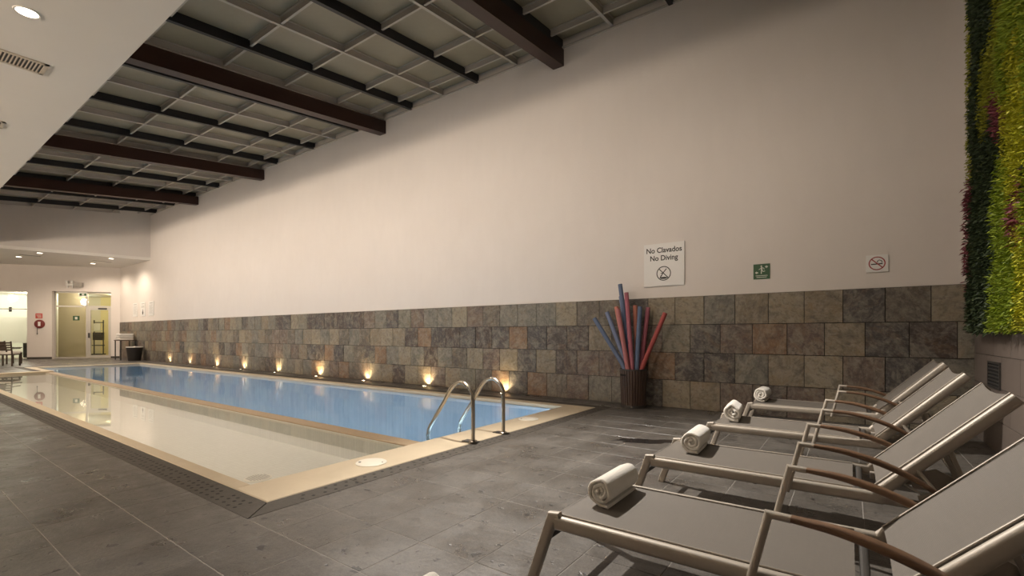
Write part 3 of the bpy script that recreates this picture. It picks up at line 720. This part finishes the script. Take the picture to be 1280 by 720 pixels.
nd = [(-3.48, 7.22, 1.42, -.10, -.04, NB, 'blue foam noodle leaning out the farthest toward the pool'),
      (-3.29, 7.30, 1.52, -.11, .06, NBL, 'light blue foam noodle beside the one leaning farthest toward the pool'),
      (-3.05, 7.28, 1.97, -.03, .02, NB, 'tallest dark blue foam noodle in the bucket'),
      (-3.07, 7.36, 1.78, -.06, .12, NBL, 'light blue foam noodle behind the tallest noodle'),
      (-3.09, 7.22, 1.60, -.06, -.08, NS, 'salmon foam noodle beside the front pink noodle'),
      (-3.03, 7.14, 1.56, .0, -.12, NP, 'pink foam noodle at the front of the bunch'),
      (-2.91, 7.20, 1.82, .06, -.05, NM, 'tall magenta pink foam noodle in the bunch'),
      (-2.83, 7.37, 1.62, .0, .12, NS, 'salmon foam noodle at the back of the bunch'),
      (-2.69, 7.22, 1.59, .11, .02, NB, 'upright dark blue foam noodle in the bunch'),
      (-2.73, 7.32, 1.52, .05, .10, NBL, 'light blue foam noodle behind the upright dark blue one'),
      (-2.61, 7.36, 1.58, .09, .10, NM, 'magenta foam noodle behind the upright dark blue one'),
      (-2.30, 7.24, 1.48, .10, -.06, NR, 'red pink foam noodle leaning out toward the loungers')]
pos = [Vector(((x - bx)*.26, (y - by)*.9 + oy*.3)) for x, y, z, ox, oy, mat, lab in nd]
for it in range(400):                            # spread the noodles over the bucket mouth
    for i in range(len(pos)):
        for j in range(i):
            d = pos[i] - pos[j]; l = max(d.length, 1e-4)
            if l < .0745: d = d/l*(.0745 - l)*.5; pos[i] += d; pos[j] -= d
    for p in pos:
        if p.length > .15: p *= .15/p.length
tips = [Vector((n_[0], n_[1], n_[2])) for n_ in nd]
def at_z(i, z): u = (z - .6)/(tips[i].z - .6); return Vector((bx, by)).lerp(tips[i].xy, u) + pos[i]*(1 - u)
for it in range(300):                            # lean crossing noodles past each other in depth
    for i in range(len(tips)):
        for j in range(i):
            zt = min(tips[i].z, tips[j].z)
            for q_ in range(2, 11):
                z = .6 + (zt - .6)*q_/10; d = at_z(i, z) - at_z(j, z); l = d.length
                if l < .076:
                    sg = 1 if d.y >= 0 else -1; st = (.076 - l)*.5
                    tips[i].y = min(7.44, max(6.98, tips[i].y + sg*st)); tips[j].y = min(7.44, max(6.98, tips[j].y - sg*st))
for (x, y, z, ox, oy, mat, lab), q, tip in zip(nd, pos, tips):
    mouth = Vector((bx + q.x, by + q.y, .60)); ft = Vector((bx + q.x*.92, by + q.y*.92, .06))
    P = [ft, mouth.lerp(ft, .4), mouth, mouth.lerp(tip, .5) + Vector((0, 0, .008)), tip]
    P = [p - ft for p in bez(P, 4)]
    n = len(P); Q = MB().tube(P, .035, 14, [1]*(n-1) + [.98])
    o = Q.build('pool_noodle', mat, None, 50, ft); tag(o, lab, 'pool noodle', 'foam noodles in the bucket')
    e = (P[-1] - P[-2]).normalized(); MB().tube([P[-1] - e*.004, P[-1] + e*.0008], .011, 10).build('core_hole', BLACKINK, o)

# ================================================================== pool ladder
o = empty('pool_ladder', (-3.26, 4.1, 0)); tag(o, 'curved steel handrail ladder into the lap pool', 'ladder')
for yy in (-.27, .27):
    pth = bez([(0, yy, .004), (0, yy, .40), (-.015, yy, .53), (-.10, yy, .61), (-.20, yy, .625), (-.31, yy, .56), (-.42, yy, .40), (-.64, yy, .10), (-.675, yy, .0), (-.68, yy, -.10), (-.68, yy, -.95)], 6)
    r_ = MB().tube(pth, .0215, 14).build('handrail', STEEL, o, 60)
    MB().box((-.12, yy-.05, .0045), (.055, yy+.05, .012)).build('base_plate', DARKMETAL, r_); MB().lathe([(.045, .012), (.04, .022), (.024, .026)], 18, (0, yy, 0)).build('collar', STEEL, r_, 50)
for z in (-.3, -.55, -.8): MB().box((-.71, -.25, z), (-.60, .25, z + .025)).build('step', STEEL, o)

# ================================================================== signs on the long wall
def text_part(name, body, size, mat, parent, loc, rot=(math.pi/2, 0, 0), width=None):
    cu = bpy.data.curves.new(name, 'FONT'); cu.body = body; cu.size = size; cu.align_x = 'CENTER'; cu.extrude = .0006; cu.offset = .0025
    tmp = bpy.data.objects.new(name, cu); COL.objects.link(tmp); bpy.context.view_layer.update()
    me = bpy.data.meshes.new_from_object(tmp.evaluated_get(bpy.context.evaluated_depsgraph_get())); bpy.data.objects.remove(tmp)
    me.materials.clear(); me.materials.append(mat); ob = link(name, me, parent, loc); ob.rotation_euler = rot
    if width:
        xs_ = [v.co.x for v in me.vertices]; ob.scale.x = width/(max(xs_) - min(xs_))
    return ob
def flat(name, polys, mat, parent, d=.0012, base=0.0):        # flat print: polygons (x,z) just proud of a sign face (face at y=-base)
    m = MB()
    for p in polys:
        n = len(p); m.add([(x, -base, z) for x, z in p] + [(x, -base-d, z) for x, z in p], [tuple(range(n)), tuple(range(2*n-1, n-1, -1))] + [(i, n+i, n+(i+1) % n, (i+1) % n) for i in range(n)])
    return m.build(name, mat, parent)
def ringp(cx, cz, r, w_, n=40, sx=1): return [[(cx + sx*a*math.cos(t), cz + a*math.sin(t)) for a, t in ((r-w_, 2*math.pi*k/n), (r, 2*math.pi*k/n), (r, 2*math.pi*(k+1)/n), (r-w_, 2*math.pi*(k+1)/n))] for k in range(n)]
def bar(x0, z0, x1, z1, w_):
    dx, dz = x1-x0, z1-z0; l = math.hypot(dx, dz); a, b = -dz/l*w_/2, dx/l*w_/2; return [(x0+a, z0+b), (x1+a, z1+b), (x1-a, z1-b), (x0-a, z0-b)]
def disc(cx, cz, r, n=16, sz=1): return [(cx + r*math.cos(2*math.pi*k/n), cz + sz*r*math.sin(2*math.pi*k/n)) for k in range(n)]
o = empty('no_diving_sign', (-2.40, WY - .001, 1.92)); tag(o, 'square white no diving sign with black lettering', 'sign')
MB().box((-.32, 0, 0), (.32, -.022, .68)).build('panel', WHITE, o)
text_part('lettering', 'No Clavados', .115, BLACKINK, o, (0, -.0225, .535), width=.56); text_part('lettering', 'No Diving', .115, BLACKINK, o, (0, -.0225, .41), width=.44)
flat('pictogram', ringp(0, .20, .115, .014) + [bar(-.076, .276, .076, .124, .013), bar(-.005, .215, .045, .272, .014), bar(-.005, .215, -.05, .145, .016), bar(-.01, .205, -.048, .205, .01), disc(-.052, .135, .012), disc(-.0, .128, .06, 20, .28)], BLACKINK, o, .0012, .022)
o = empty('exit_sign', (-1.015, WY - .001, 1.935)); tag(o, 'small green emergency exit sign with running figure', 'sign')
MB().box((-.105, 0, 0), (.105, -.008, .215)).build('panel', GREEN, o)
flat('pictogram', [disc(-.003, .183, .011), bar(0, .17, .002, .12, .02), bar(-.002, .16, -.035, .135, .008), bar(.004, .162, .028, .155, .008), bar(.028, .155, .033, .135, .008), bar(.0, .125, .022, .105, .01), bar(.022, .105, .043, .115, .009), bar(-.003, .125, -.004, .075, .012),
    [(-.085, .093), (-.062, .112), (-.062, .074)], bar(-.062, .093, -.045, .093, .018), [(.082, .172), (.058, .193), (.058, .151)], bar(.058, .172, .045, .172, .018),
    bar(-.075, .05, .075, .05, .008), bar(-.065, .027, .065, .027, .008)], PALEINK, o, .001, .008)
o = empty('no_smoking_sign', (.28, WY - .001, 1.935)); tag(o, 'square white no smoking sign with red ring', 'sign')
MB().box((-.112, 0, 0), (.112, -.018, .215)).build('panel', WHITE, o)
flat('cigarette', [bar(-.06, .098, .055, .102, .014), bar(.0, .13, .02, .15, .008), bar(.02, .15, .045, .14, .008), bar(.045, .14, .05, .115, .008), bar(.0, .13, .012, .118, .007)], BLACKINK, o, .001, .018)
flat('prohibition_ring', ringp(0, .108, .085, .012) + [bar(-.055, .163, .055, .053, .012)], RED, o, .002, .018)
for k, (x, lab) in enumerate(((-26.75, 'white notice plaque closest to the end wall, above the slate'), (-25.75, 'white notice plaque with a dark pictogram, middle of three'), (-24.75, 'white notice plaque of three, on the pool side'))):
    o = empty('notice_plaque', (x, WY - .001, 1.97)); tag(o, lab, 'sign', 'wall notices')
    MB().box((-.3, 0, 0), (.3, -.015, .62)).build('panel', WHITE, o)
    lines = [bar(-.2, .55, .2, .55, .03)] + ([bar(-.22, .47 - .04*q, .22 - .04*(q % 3), .47 - .04*q, .012) for q in range(10)] if k != 1 else [bar(-.2, .45, .2, .45, .02), bar(-.2, .4, .2, .4, .02)])
    flat('print', lines, GREYINK, o, .001, .015)
    if k == 1: flat('pictogram', [disc(0, .15, .07, 14, 1.2), bar(0, .15, 0, .3, .05)], BLACKINK, o, .001, .015)

# ================================================================== living wall
LEAVES = {'dark': m_leaf('dark_leaf', (.02, .032, .014), (.06, .085, .035)), 'olive': m_leaf('olive_leaf', (.19, .20, .015), (.36, .36, .03)),
          'green': m_leaf('bright_green_leaf', (.15, .215, .012), (.30, .37, .03)), 'yellow': m_leaf('yellow_leaf', (.32, .33, .016), (.54, .51, .04)), 'red': m_leaf('burgundy_leaf', (.12, .025, .035), (.26, .07, .085))}
def plant_kind(y, z, rr):
    y += .10*math.sin(z*5.1) + rr.gauss(0, .04); z += .1*math.sin(y*6.3) + rr.gauss(0, .05)
    if y > 6.82: return 'olive' if z > 2.7 else ('red' if z > 1.75 and rr.random() < .7 else 'dark')
    if z > 3.95: k = 'dark' if y > 6.0 else ('olive' if y > 5.75 else 'green')
    elif z > 3.1: k = 'dark' if y > 6.42 else ('olive' if y > 5.55 else 'green')
    elif z > 2.5:
        k = 'dark' if y > 5.65 else 'yellow'
        if 5.62 < y < 5.82 and z > 2.75: k = 'red'
    else: k = 'dark' if y > (5.72 if z > 1.6 else 5.95) else ('green' if y > 5.2 else 'yellow')
    if y < 5.35 and 2.3 < z < 3.5: k = 'yellow'
    if y < 5.25 and 1.95 < z < 2.25: k = 'red' if rr.random() < .5 else 'yellow'
    if y < 4.9: k = ['green', 'yellow', 'dark', 'olive', 'green'][int(abs(math.sin(y*2.1 + z*1.3)*4.9))]
    return k
lwall = empty('living_wall', (RX - .002, 5.3, 1.17)); tag(lwall, 'tall vertical garden of dark, lime and yellow plants on the side wall', 'living wall')
MB().box((.0, -3.2, 0), (-.03, 1.78, 4.9)).build('planting_panel', DARKMETAL, lwall)
bins = {k: MB() for k in LEAVES}
rr = random.Random(11)
def leaf(m, c, out, L, wd, kind):
    t = out.normalized(); sd = t.cross(Vector((0, 0, 1)))
    if sd.length < .05: sd = Vector((0, 1, 0))
    sd.normalize(); sd = (sd + Vector((rr.gauss(0, .35), rr.gauss(0, .35), rr.gauss(0, .35)))).normalized(); up = sd.cross(t)
    a = c - t*L*.1; tip = c + t*L + Vector((0, 0, -L*.15)); mid = c + t*L*.5 + up*L*.08
    m.add([a, mid + sd*wd, tip, mid - sd*wd], [(0, 1, 2), (0, 2, 3)])
def fill(y0, y1, z0, z1, dens):
    for _ in range(int((y1-y0)*(z1-z0)*dens)):
        y, z = rr.uniform(y0, y1), rr.uniform(z0, z1); k = plant_kind(y, z, rr)
        dep = {'dark': .10, 'olive': .11, 'green': .13, 'yellow': .13, 'red': .12}[k]
        x = RX - .03 - rr.uniform(.02, dep)
        out = Vector((-1, rr.gauss(0, .6) + (.5 if y > 6.9 else 0), rr.gauss(.1, .6)))
        L, wd = {'dark': (.05, .014), 'olive': (.03, .009), 'green': (.046, .0065), 'yellow': (.029, .009), 'red': (.055, .008)}[k]
        f = rr.uniform(.7, 1.3)
        leaf(bins[k], Vector((x - lwall.location.x, y - 5.3, z - 1.17)), out, L*f, wd*f, k)
fill(4.6, 7.03, 1.17, 5.4, 6800); fill(2.1, 4.6, 1.17, 5.0, 900)
for k, nm in (('dark', 'dark_foliage'), ('olive', 'olive_foliage'), ('green', 'fern_foliage'), ('yellow', 'yellow_foliage'), ('red', 'burgundy_foliage')):
    me = bpy.data.meshes.new(nm); me.from_pydata(bins[k].v, [], bins[k].f); me.materials.append(LEAVES[k]); tag(link(nm, me, lwall), kind='stuff')

# ================================================================== end wall: glazed door, window, fittings
d1 = empty('door_1', FW(1.5, -.2, 0)); tag(d1, 'glazed door and sidelight in pale metal frame in the end wall', kind='structure')
def LW(par):                                     # builder in end-wall coordinates, local to a parent
    lx, ly, lz = par.location
    return lambda s, n, z: tuple(a - b for a, b in zip(FW(s, n, z), (lx, ly, lz)))
f = LW(d1); m = MB(f)
for a, b in (((.38, -.23, 0), (.44, -.17, 3.19)), ((2.63, -.23, 0), (2.69, -.17, 3.19)), ((.38, -.23, 3.13), (2.69, -.17, 3.19)), ((1.38, -.23, 0), (1.46, -.17, 3.19)), ((.44, -.23, 2.46), (2.63, -.17, 2.53)), ((1.46, -.23, 0), (2.63, -.17, .07))): m.box(a, b)
m.build('frame', ALU, d1)
leafd = MB(f)
for a, b in (((.45, -.225, .02), (.56, -.175, 2.45)), ((1.27, -.225, .02), (1.375, -.175, 2.45)), ((.56, -.225, .02), (1.27, -.175, .14)), ((.56, -.225, 2.33), (1.27, -.175, 2.45))): leafd.box(a, b)
lf = leafd.build('door_leaf', ALU, d1)
MB(f).box((.56, -.203, .14), (1.27, -.197, 2.33)).build('pane', GLASS, lf)
MB(f).box((1.30, -.175, .98), (1.35, -.12, 1.22)).build('handle', DARKMETAL, lf); MB(f).box((.62, -.175, 2.36), (.95, -.12, 2.43)).build('door_closer', DARKMETAL, lf)
MB(f).box((1.46, -.203, .07), (2.63, -.197, 2.46)).build('pane', GLASS, d1); MB(f).box((1.46, -.203, 2.53), (2.63, -.197, 3.13)).build('pane', GLASS, d1); MB(f).box((.44, -.203, 2.53), (1.38, -.197, 3.13)).build('pane', GLASS, d1)
MB(f).box((1.72, -.196, 1.82), (1.98, -.190, 2.04)).build('exit_sticker', GREEN, d1, 0); MB(f).box((1.80, -.189, 1.87), (1.90, -.188, 1.99)).build('sticker_figure', PALEINK, d1)
# room behind the door
BEIGE = plain('beige_corridor', (.60, .53, .38), .7, 0, .04, 3); YEL = plain('yellow_corridor', (.66, .55, .27), .7, 0, .04, 3)
c1 = MB(FW); c1.box((-.3, -5.2, -.1), (3.63, -.3, 0)); tag(c1.build('floor_corridor', plain('corridor_floor', (.32, .27, .2), .4)), 'floor of the corridor behind the glazed door', kind='structure')
c1 = MB(FW); c1.box((-.3, -5.2, 3.2), (3.63, -.3, 3.3)); tag(c1.build('ceiling_corridor', SOFFIT), 'ceiling of the corridor behind the glazed door', kind='structure')
c1 = MB(FW); c1.box((-.4, -5.3, 0), (.36, -.3, 3.2)); c1.box((.36, -4.1, 0), (2.62, -4.0, 3.2)); tag(c1.build('wall_corridor_right', YEL), 'yellow lit side wall of the corridor', kind='structure')
c1 = MB(FW); c1.box((1.93, -1.25, 0), (3.02, -1.1, 3.2)); c1.box((2.62, -4.1, 0), (3.5, -4.0, 3.2)); tag(c1.build('wall_corridor_left', BEIGE), 'beige partition behind the glazed sidelight', kind='structure')
c1 = MB(FW); c1.box((3.5, -3.6, 0), (3.63, -.3, 3.2)); tag(c1.build('wall_corridor_end', plain('white_corridor', (.8, .8, .75), .6)), 'white wall glimpsed past the beige partition', kind='structure')
def room_lamp(s, n, z, power, col, name, label):
    o = empty(name, FW(s, n, z)); tag(o, label, 'light')
    MB().lathe([(.11, 0), (.13, -.02), (.0001, -.025)], 20).build('lens', LAMPLENS, o); lamp('room_lamp', 'POINT', power, col, (0, 0, -.12), None, o, .08)
room_lamp(.95, -1.6, 3.2, 34, (1, .86, .55), 'ceiling_lamp', 'round ceiling lamp in the corridor behind the door')
room_lamp(.8, -4.0, 3.2, 24, (1, .82, .48), 'ceiling_lamp', 'round ceiling lamp deeper in the corridor')
room_lamp(1.9, -.6, 3.2, 20, (1, .88, .70), 'ceiling_lamp', 'ceiling lamp between the sidelight and the beige partition')
room_lamp(2.8, -2.4, 3.2, 40, (.95, 1, .92), 'ceiling_lamp', 'ceiling lamp past the beige partition')
o = empty('service_cart', FW(2.0, -2.4, 0)); tag(o, 'dark service stand with papers seen through the glass door', 'cart')
f0 = LW(o); f = lambda s, n, z: f0(s + 1.15, n, z)
for s in (.62, 1.02): MB(f).box((s-.02, -2.42, .1), (s+.02, -2.38, 1.9)).build('post', DARKMETAL, o)
MB(f).box((.58, -2.55, .08), (1.06, -2.2, .14)).build('base', DARKMETAL, o); MB(f).box((.6, -2.5, .55), (1.05, -2.25, .6)).build('shelf', DARKMETAL, o); MB(f).box((.62, -2.5, .85), (1.0, -2.22, 1.25)).build('box', BLACKINK, o)
MB(f).box((.65, -2.45, 1.3), (1.3, -2.2, 1.36)).build('tray', PALEINK, o); MB(f).box((.7, -2.3, 1.36), (.98, -2.26, 1.72)).build('paper', LINER, o); MB(f).box((.6, -2.43, 1.75), (1.04, -2.39, 1.8)).build('rail', DARKMETAL, o)
# window opening left of it, frosted glazing and white room
w1 = empty('window_1', FW(5.6, -.2, 0)); tag(w1, 'glazed wall with frosted band beside the dining table', kind='structure'); f = LW(w1)
m = MB(f)
for a, b in (((3.63, -.23, 0), (3.67, -.17, 3.18)), ((8.16, -.23, 0), (8.2, -.17, 3.18)), ((3.63, -.23, 3.13), (8.2, -.17, 3.18)), ((3.63, -.23, 0), (8.2, -.17, .05))): m.box(a, b)
m.build('frame', ALU, w1)
for k in range(3):
    a, b = 3.67 + 1.5*k, 3.67 + 1.5*(k+1)
    MB(f).box((a + .005, -.203, .05), (b - .005, -.197, .75)).build('pane', GLASS, w1); MB(f).box((a + .005, -.203, .75), (b - .005, -.197, 1.95)).build('frosted_pane', FROST, w1); MB(f).box((a + .005, -.203, 1.95), (b - .005, -.197, 3.13)).build('pane', GLASS, w1)
m = MB(f); m.tube([f(3.64, -.12, 2.33)] and [(3.64, -.12, 2.33), (8.2, -.12, 2.33)], .02, 10); m.build('sliding_rail', STEEL, w1)
for s in (4.33, 6.2): MB(f).box((s-.035, -.19, 2.2), (s+.035, -.11, 2.42)).build('rail_clamp', DARKMETAL, w1)
c1 = MB(FW); c1.box((3.63, -3.3, -.1), (8.4, -.3, 0)); tag(c1.build('floor_lounge', plain('lounge_floor', (.45, .42, .36), .4)), 'floor of the room behind the glazed wall', kind='structure')
c1 = MB(FW); c1.box((3.63, -3.4, 0), (8.4, -3.3, 3.2)); c1.box((8.3, -3.3, 0), (8.4, -.3, 3.2)); tag(c1.build('wall_lounge', plain('lounge_white', (.78, .78, .70), .6)), 'white wall of the room behind the glazed wall', kind='structure')
c1 = MB(FW); c1.box((3.63, -3.4, 3.2), (8.4, -.3, 3.3)); tag(c1.build('ceiling_lounge', SOFFIT), 'ceiling of the room behind the glazed wall', kind='structure')
room_lamp(4.6, -1.7, 3.2, 95, (1, .98, .86), 'ceiling_lamp', 'ceiling lamp of the room behind the frosted glazing'); room_lamp(6.8, -1.7, 3.2, 95, (1, .98, .86), 'ceiling_lamp', 'second ceiling lamp behind the frosted glazing')
o = empty('low_cabinet', FW(4.0, -1.2, 0)); tag(o, 'dark low cabinet behind the glass next to the dining table', 'cabinet'); f = LW(o)
MB(f).box((3.68, -1.5, .03), (4.4, -1.1, .72)).build('body', BLACKINK, o); MB(f).box((3.66, -1.52, .72), (4.42, -1.08, .76)).build('top', DARKMETAL, o); MB(f).box((4.02, -1.1, .08), (4.04, -1.09, .68)).build('door_gap', GREYINK, o)
# fittings on the end wall
def wallthing(name, s, z, label, cat): 
    o = empty(name, FW(s, .001, z)); tag(o, label, cat); return o, LW(o)
o, f = wallthing('emergency_light', 1.98, 3.5, 'white twin-head emergency light above the glazed door', 'light')
MB(f).box((1.83, .001, 3.47), (2.13, .08, 3.56)).build('body', WHITE, o)
for s in (1.88, 2.08): MB(f).box((s-.045, .02, 3.58), (s+.045, .12, 3.70)).build('lamp_head', WHITE, o); MB(f).box((s-.012, .04, 3.56), (s+.012, .07, 3.58)).build('neck', ALU, o); MB(f).box((s-.02, .02, 3.36), (s+.02, .06, 3.47)).build('bracket', WHITE, o)
o, f = wallthing('control_box', 1.62, 3.42, 'small grey box beside the emergency light', 'box')
MB(f).box((1.47, .001, 3.42), (1.76, .14, 3.62)).build('body', plain('grey_box', (.30, .27, .23), .5), o); MB(f).box((1.76, .02, 3.46), (1.80, .10, 3.58)).build('side_cap', WHITE, o)
o = empty('hanging_exit_sign', FW(1.5, -.05, 2.95)); tag(o, 'small white and green exit sign hanging in the door head', 'sign'); f = LW(o)
MB(f).box((1.34, -.06, 2.96), (1.67, -.03, 3.15)).build('panel', WHITE, o); MB(f).box((1.37, -.03, 3.0), (1.64, -.027, 3.12)).build('green_face', GREEN, o); MB(f).box((1.46, -.027, 3.02), (1.55, -.025, 3.1)).build('figure', PALEINK, o)
for s in (1.42, 1.6): MB(f).box((s-.005, -.05, 3.15), (s+.005, -.04, 3.189)).build('hanger', ALU, o)
o, f = wallthing('red_sign', 3.18, 1.9, 'small red fire equipment sign on the end wall', 'sign')
MB(f).box((3.05, .001, 1.9), (3.31, .008, 2.13)).build('panel', plain('fire_red', (.50, .06, .045), .5), o)
for k in range(3): MB(f).box((3.09, .008, 1.95+.05*k), (3.22+.03*k, .0095, 1.97+.05*k)).build('print', PALEINK, o)
o, f = wallthing('fire_hose_plate', 3.15, 1.64, 'round dark red plate with white tag and pull cord', 'fire equipment')
m = MB(lambda a, b, c: f(3.15 + a, .001 + c, 1.64 + b)); m.lathe([(.2, 0), (.2, .03), (.17, .05), (.0001, .05)], 28); m.build('disc', plain('dark_red', (.17, .025, .02), .45), o, 40)
MB(f).box((3.10, .051, 1.54), (3.19, .058, 1.74)).build('tag', WHITE, o); MB(f).box((3.22, .03, 1.17), (3.235, .045, 1.47)).build('cord', DARKMETAL, o); MB(f).box((3.21, .025, 1.15), (3.245, .05, 1.20)).build('toggle', DARKMETAL, o)

# ================================================================== towel table, basket, dining set
o = empty('towel_table', (-26.75, 7.12, 0)); tag(o, 'dark slim metal side table holding folded towels', 'table')
for x in (-.38, .38):
    for y in (-.26, .26): MB().box((x-.018, y-.018, 0), (x+.018, y+.018, .86)).build('leg', DARKMETAL, o)
MB().bbox((-.42, -.30, .86), (.42, .30, .90), .006).build('tabletop', DARKW, o)
for k, z in enumerate((.901, 1.00, 1.095)):
    hgt = .092; prof = rrect(.52, hgt, .04, 4)
    m = MB().sweep([(-.27, 0, 0), (-.25, 0, 0), (.25, 0, 0), (.27, 0, 0)], [(a, b + hgt/2) for a, b in prof], (0, 0, 1), False, [.93, 1, 1, .93])
    t = m.build('folded_towel', TOWEL, None, 50, (-26.75 + .01*k, 7.10, z)); tag(t, ['bottom folded white towel in the stack on the table', 'middle folded white towel in the stack on the table', 'top folded white towel in the stack on the table'][k], 'towel', 'folded towels on the table')
    MB().box((-.26, -.262, .04), (.26, -.255, .048)).build('fold_line', CUSHION, t)
o = empty('waste_basket', (-25.45, 7.1, 0)); tag(o, 'round dark basket with white liner beside the towel table', 'basket')
MB().lathe([(.0001, 0), (.22, 0), (.30, .60), (.285, .60), (.2, .03), (.0001, .03)], 28, cap=False).build('body', WICKER, o, 40)
MB().lathe([(.291, .575), (.302, .58), (.306, .61), (.29, .615), (.27, .58)], 28, cap=False).build('liner', LINER, o, 40)
def chair(loc, rz, label):
    o = empty('dining_chair', loc, rz); tag(o, label, 'chair', 'slatted chairs round the dining table')
    for sx in (-.24, .24):
        MB().box((sx-.02, -.24, 0), (sx+.02, -.20, .44)).build('leg', DARKW, o)
        MB().sweep([(sx, .22, 0), (sx, .22, .45), (sx, .29, .90)], rrect(.04, .035, .005), (1, 0, 0)).build('leg', DARKW, o)
        MB().box((sx-.02, -.24, .62), (sx+.02, .24, .65)).build('arm', DARKW, o)
    MB().box((-.26, -.25, .40), (.26, .24, .44)).build('seat_frame', DARKW, o); MB().bbox((-.24, -.24, .44), (.24, .22, .50), .02).build('cushion', CUSHION, o)
    for k in range(4): MB().box((-.24, .235+.014*k, .56+.085*k), (.24, .26+.014*k, .62+.085*k)).build('slat', DARKW, o)
    return o
chair((-24.9, 3.2, 0), -.6-math.pi/2, 'dark slatted dining chair with its back to the pool')
chair((-26.7, 3.5, 0), math.pi+.35, 'dark slatted dining chair set at the table side by the glazed wall')
o = empty('dining_table', (-26.3, 2.55, 0)); tag(o, 'dark square dining table before the glazed wall', 'table')
MB().bbox((-.45, -.45, .70), (.45, .45, .74), .005).build('tabletop', DARKW, o)
for x in (-.4, .4):
    for y in (-.4, .4): MB().box((x-.03, y-.03, 0), (x+.03, y+.03, .70)).build('leg', DARKW, o)
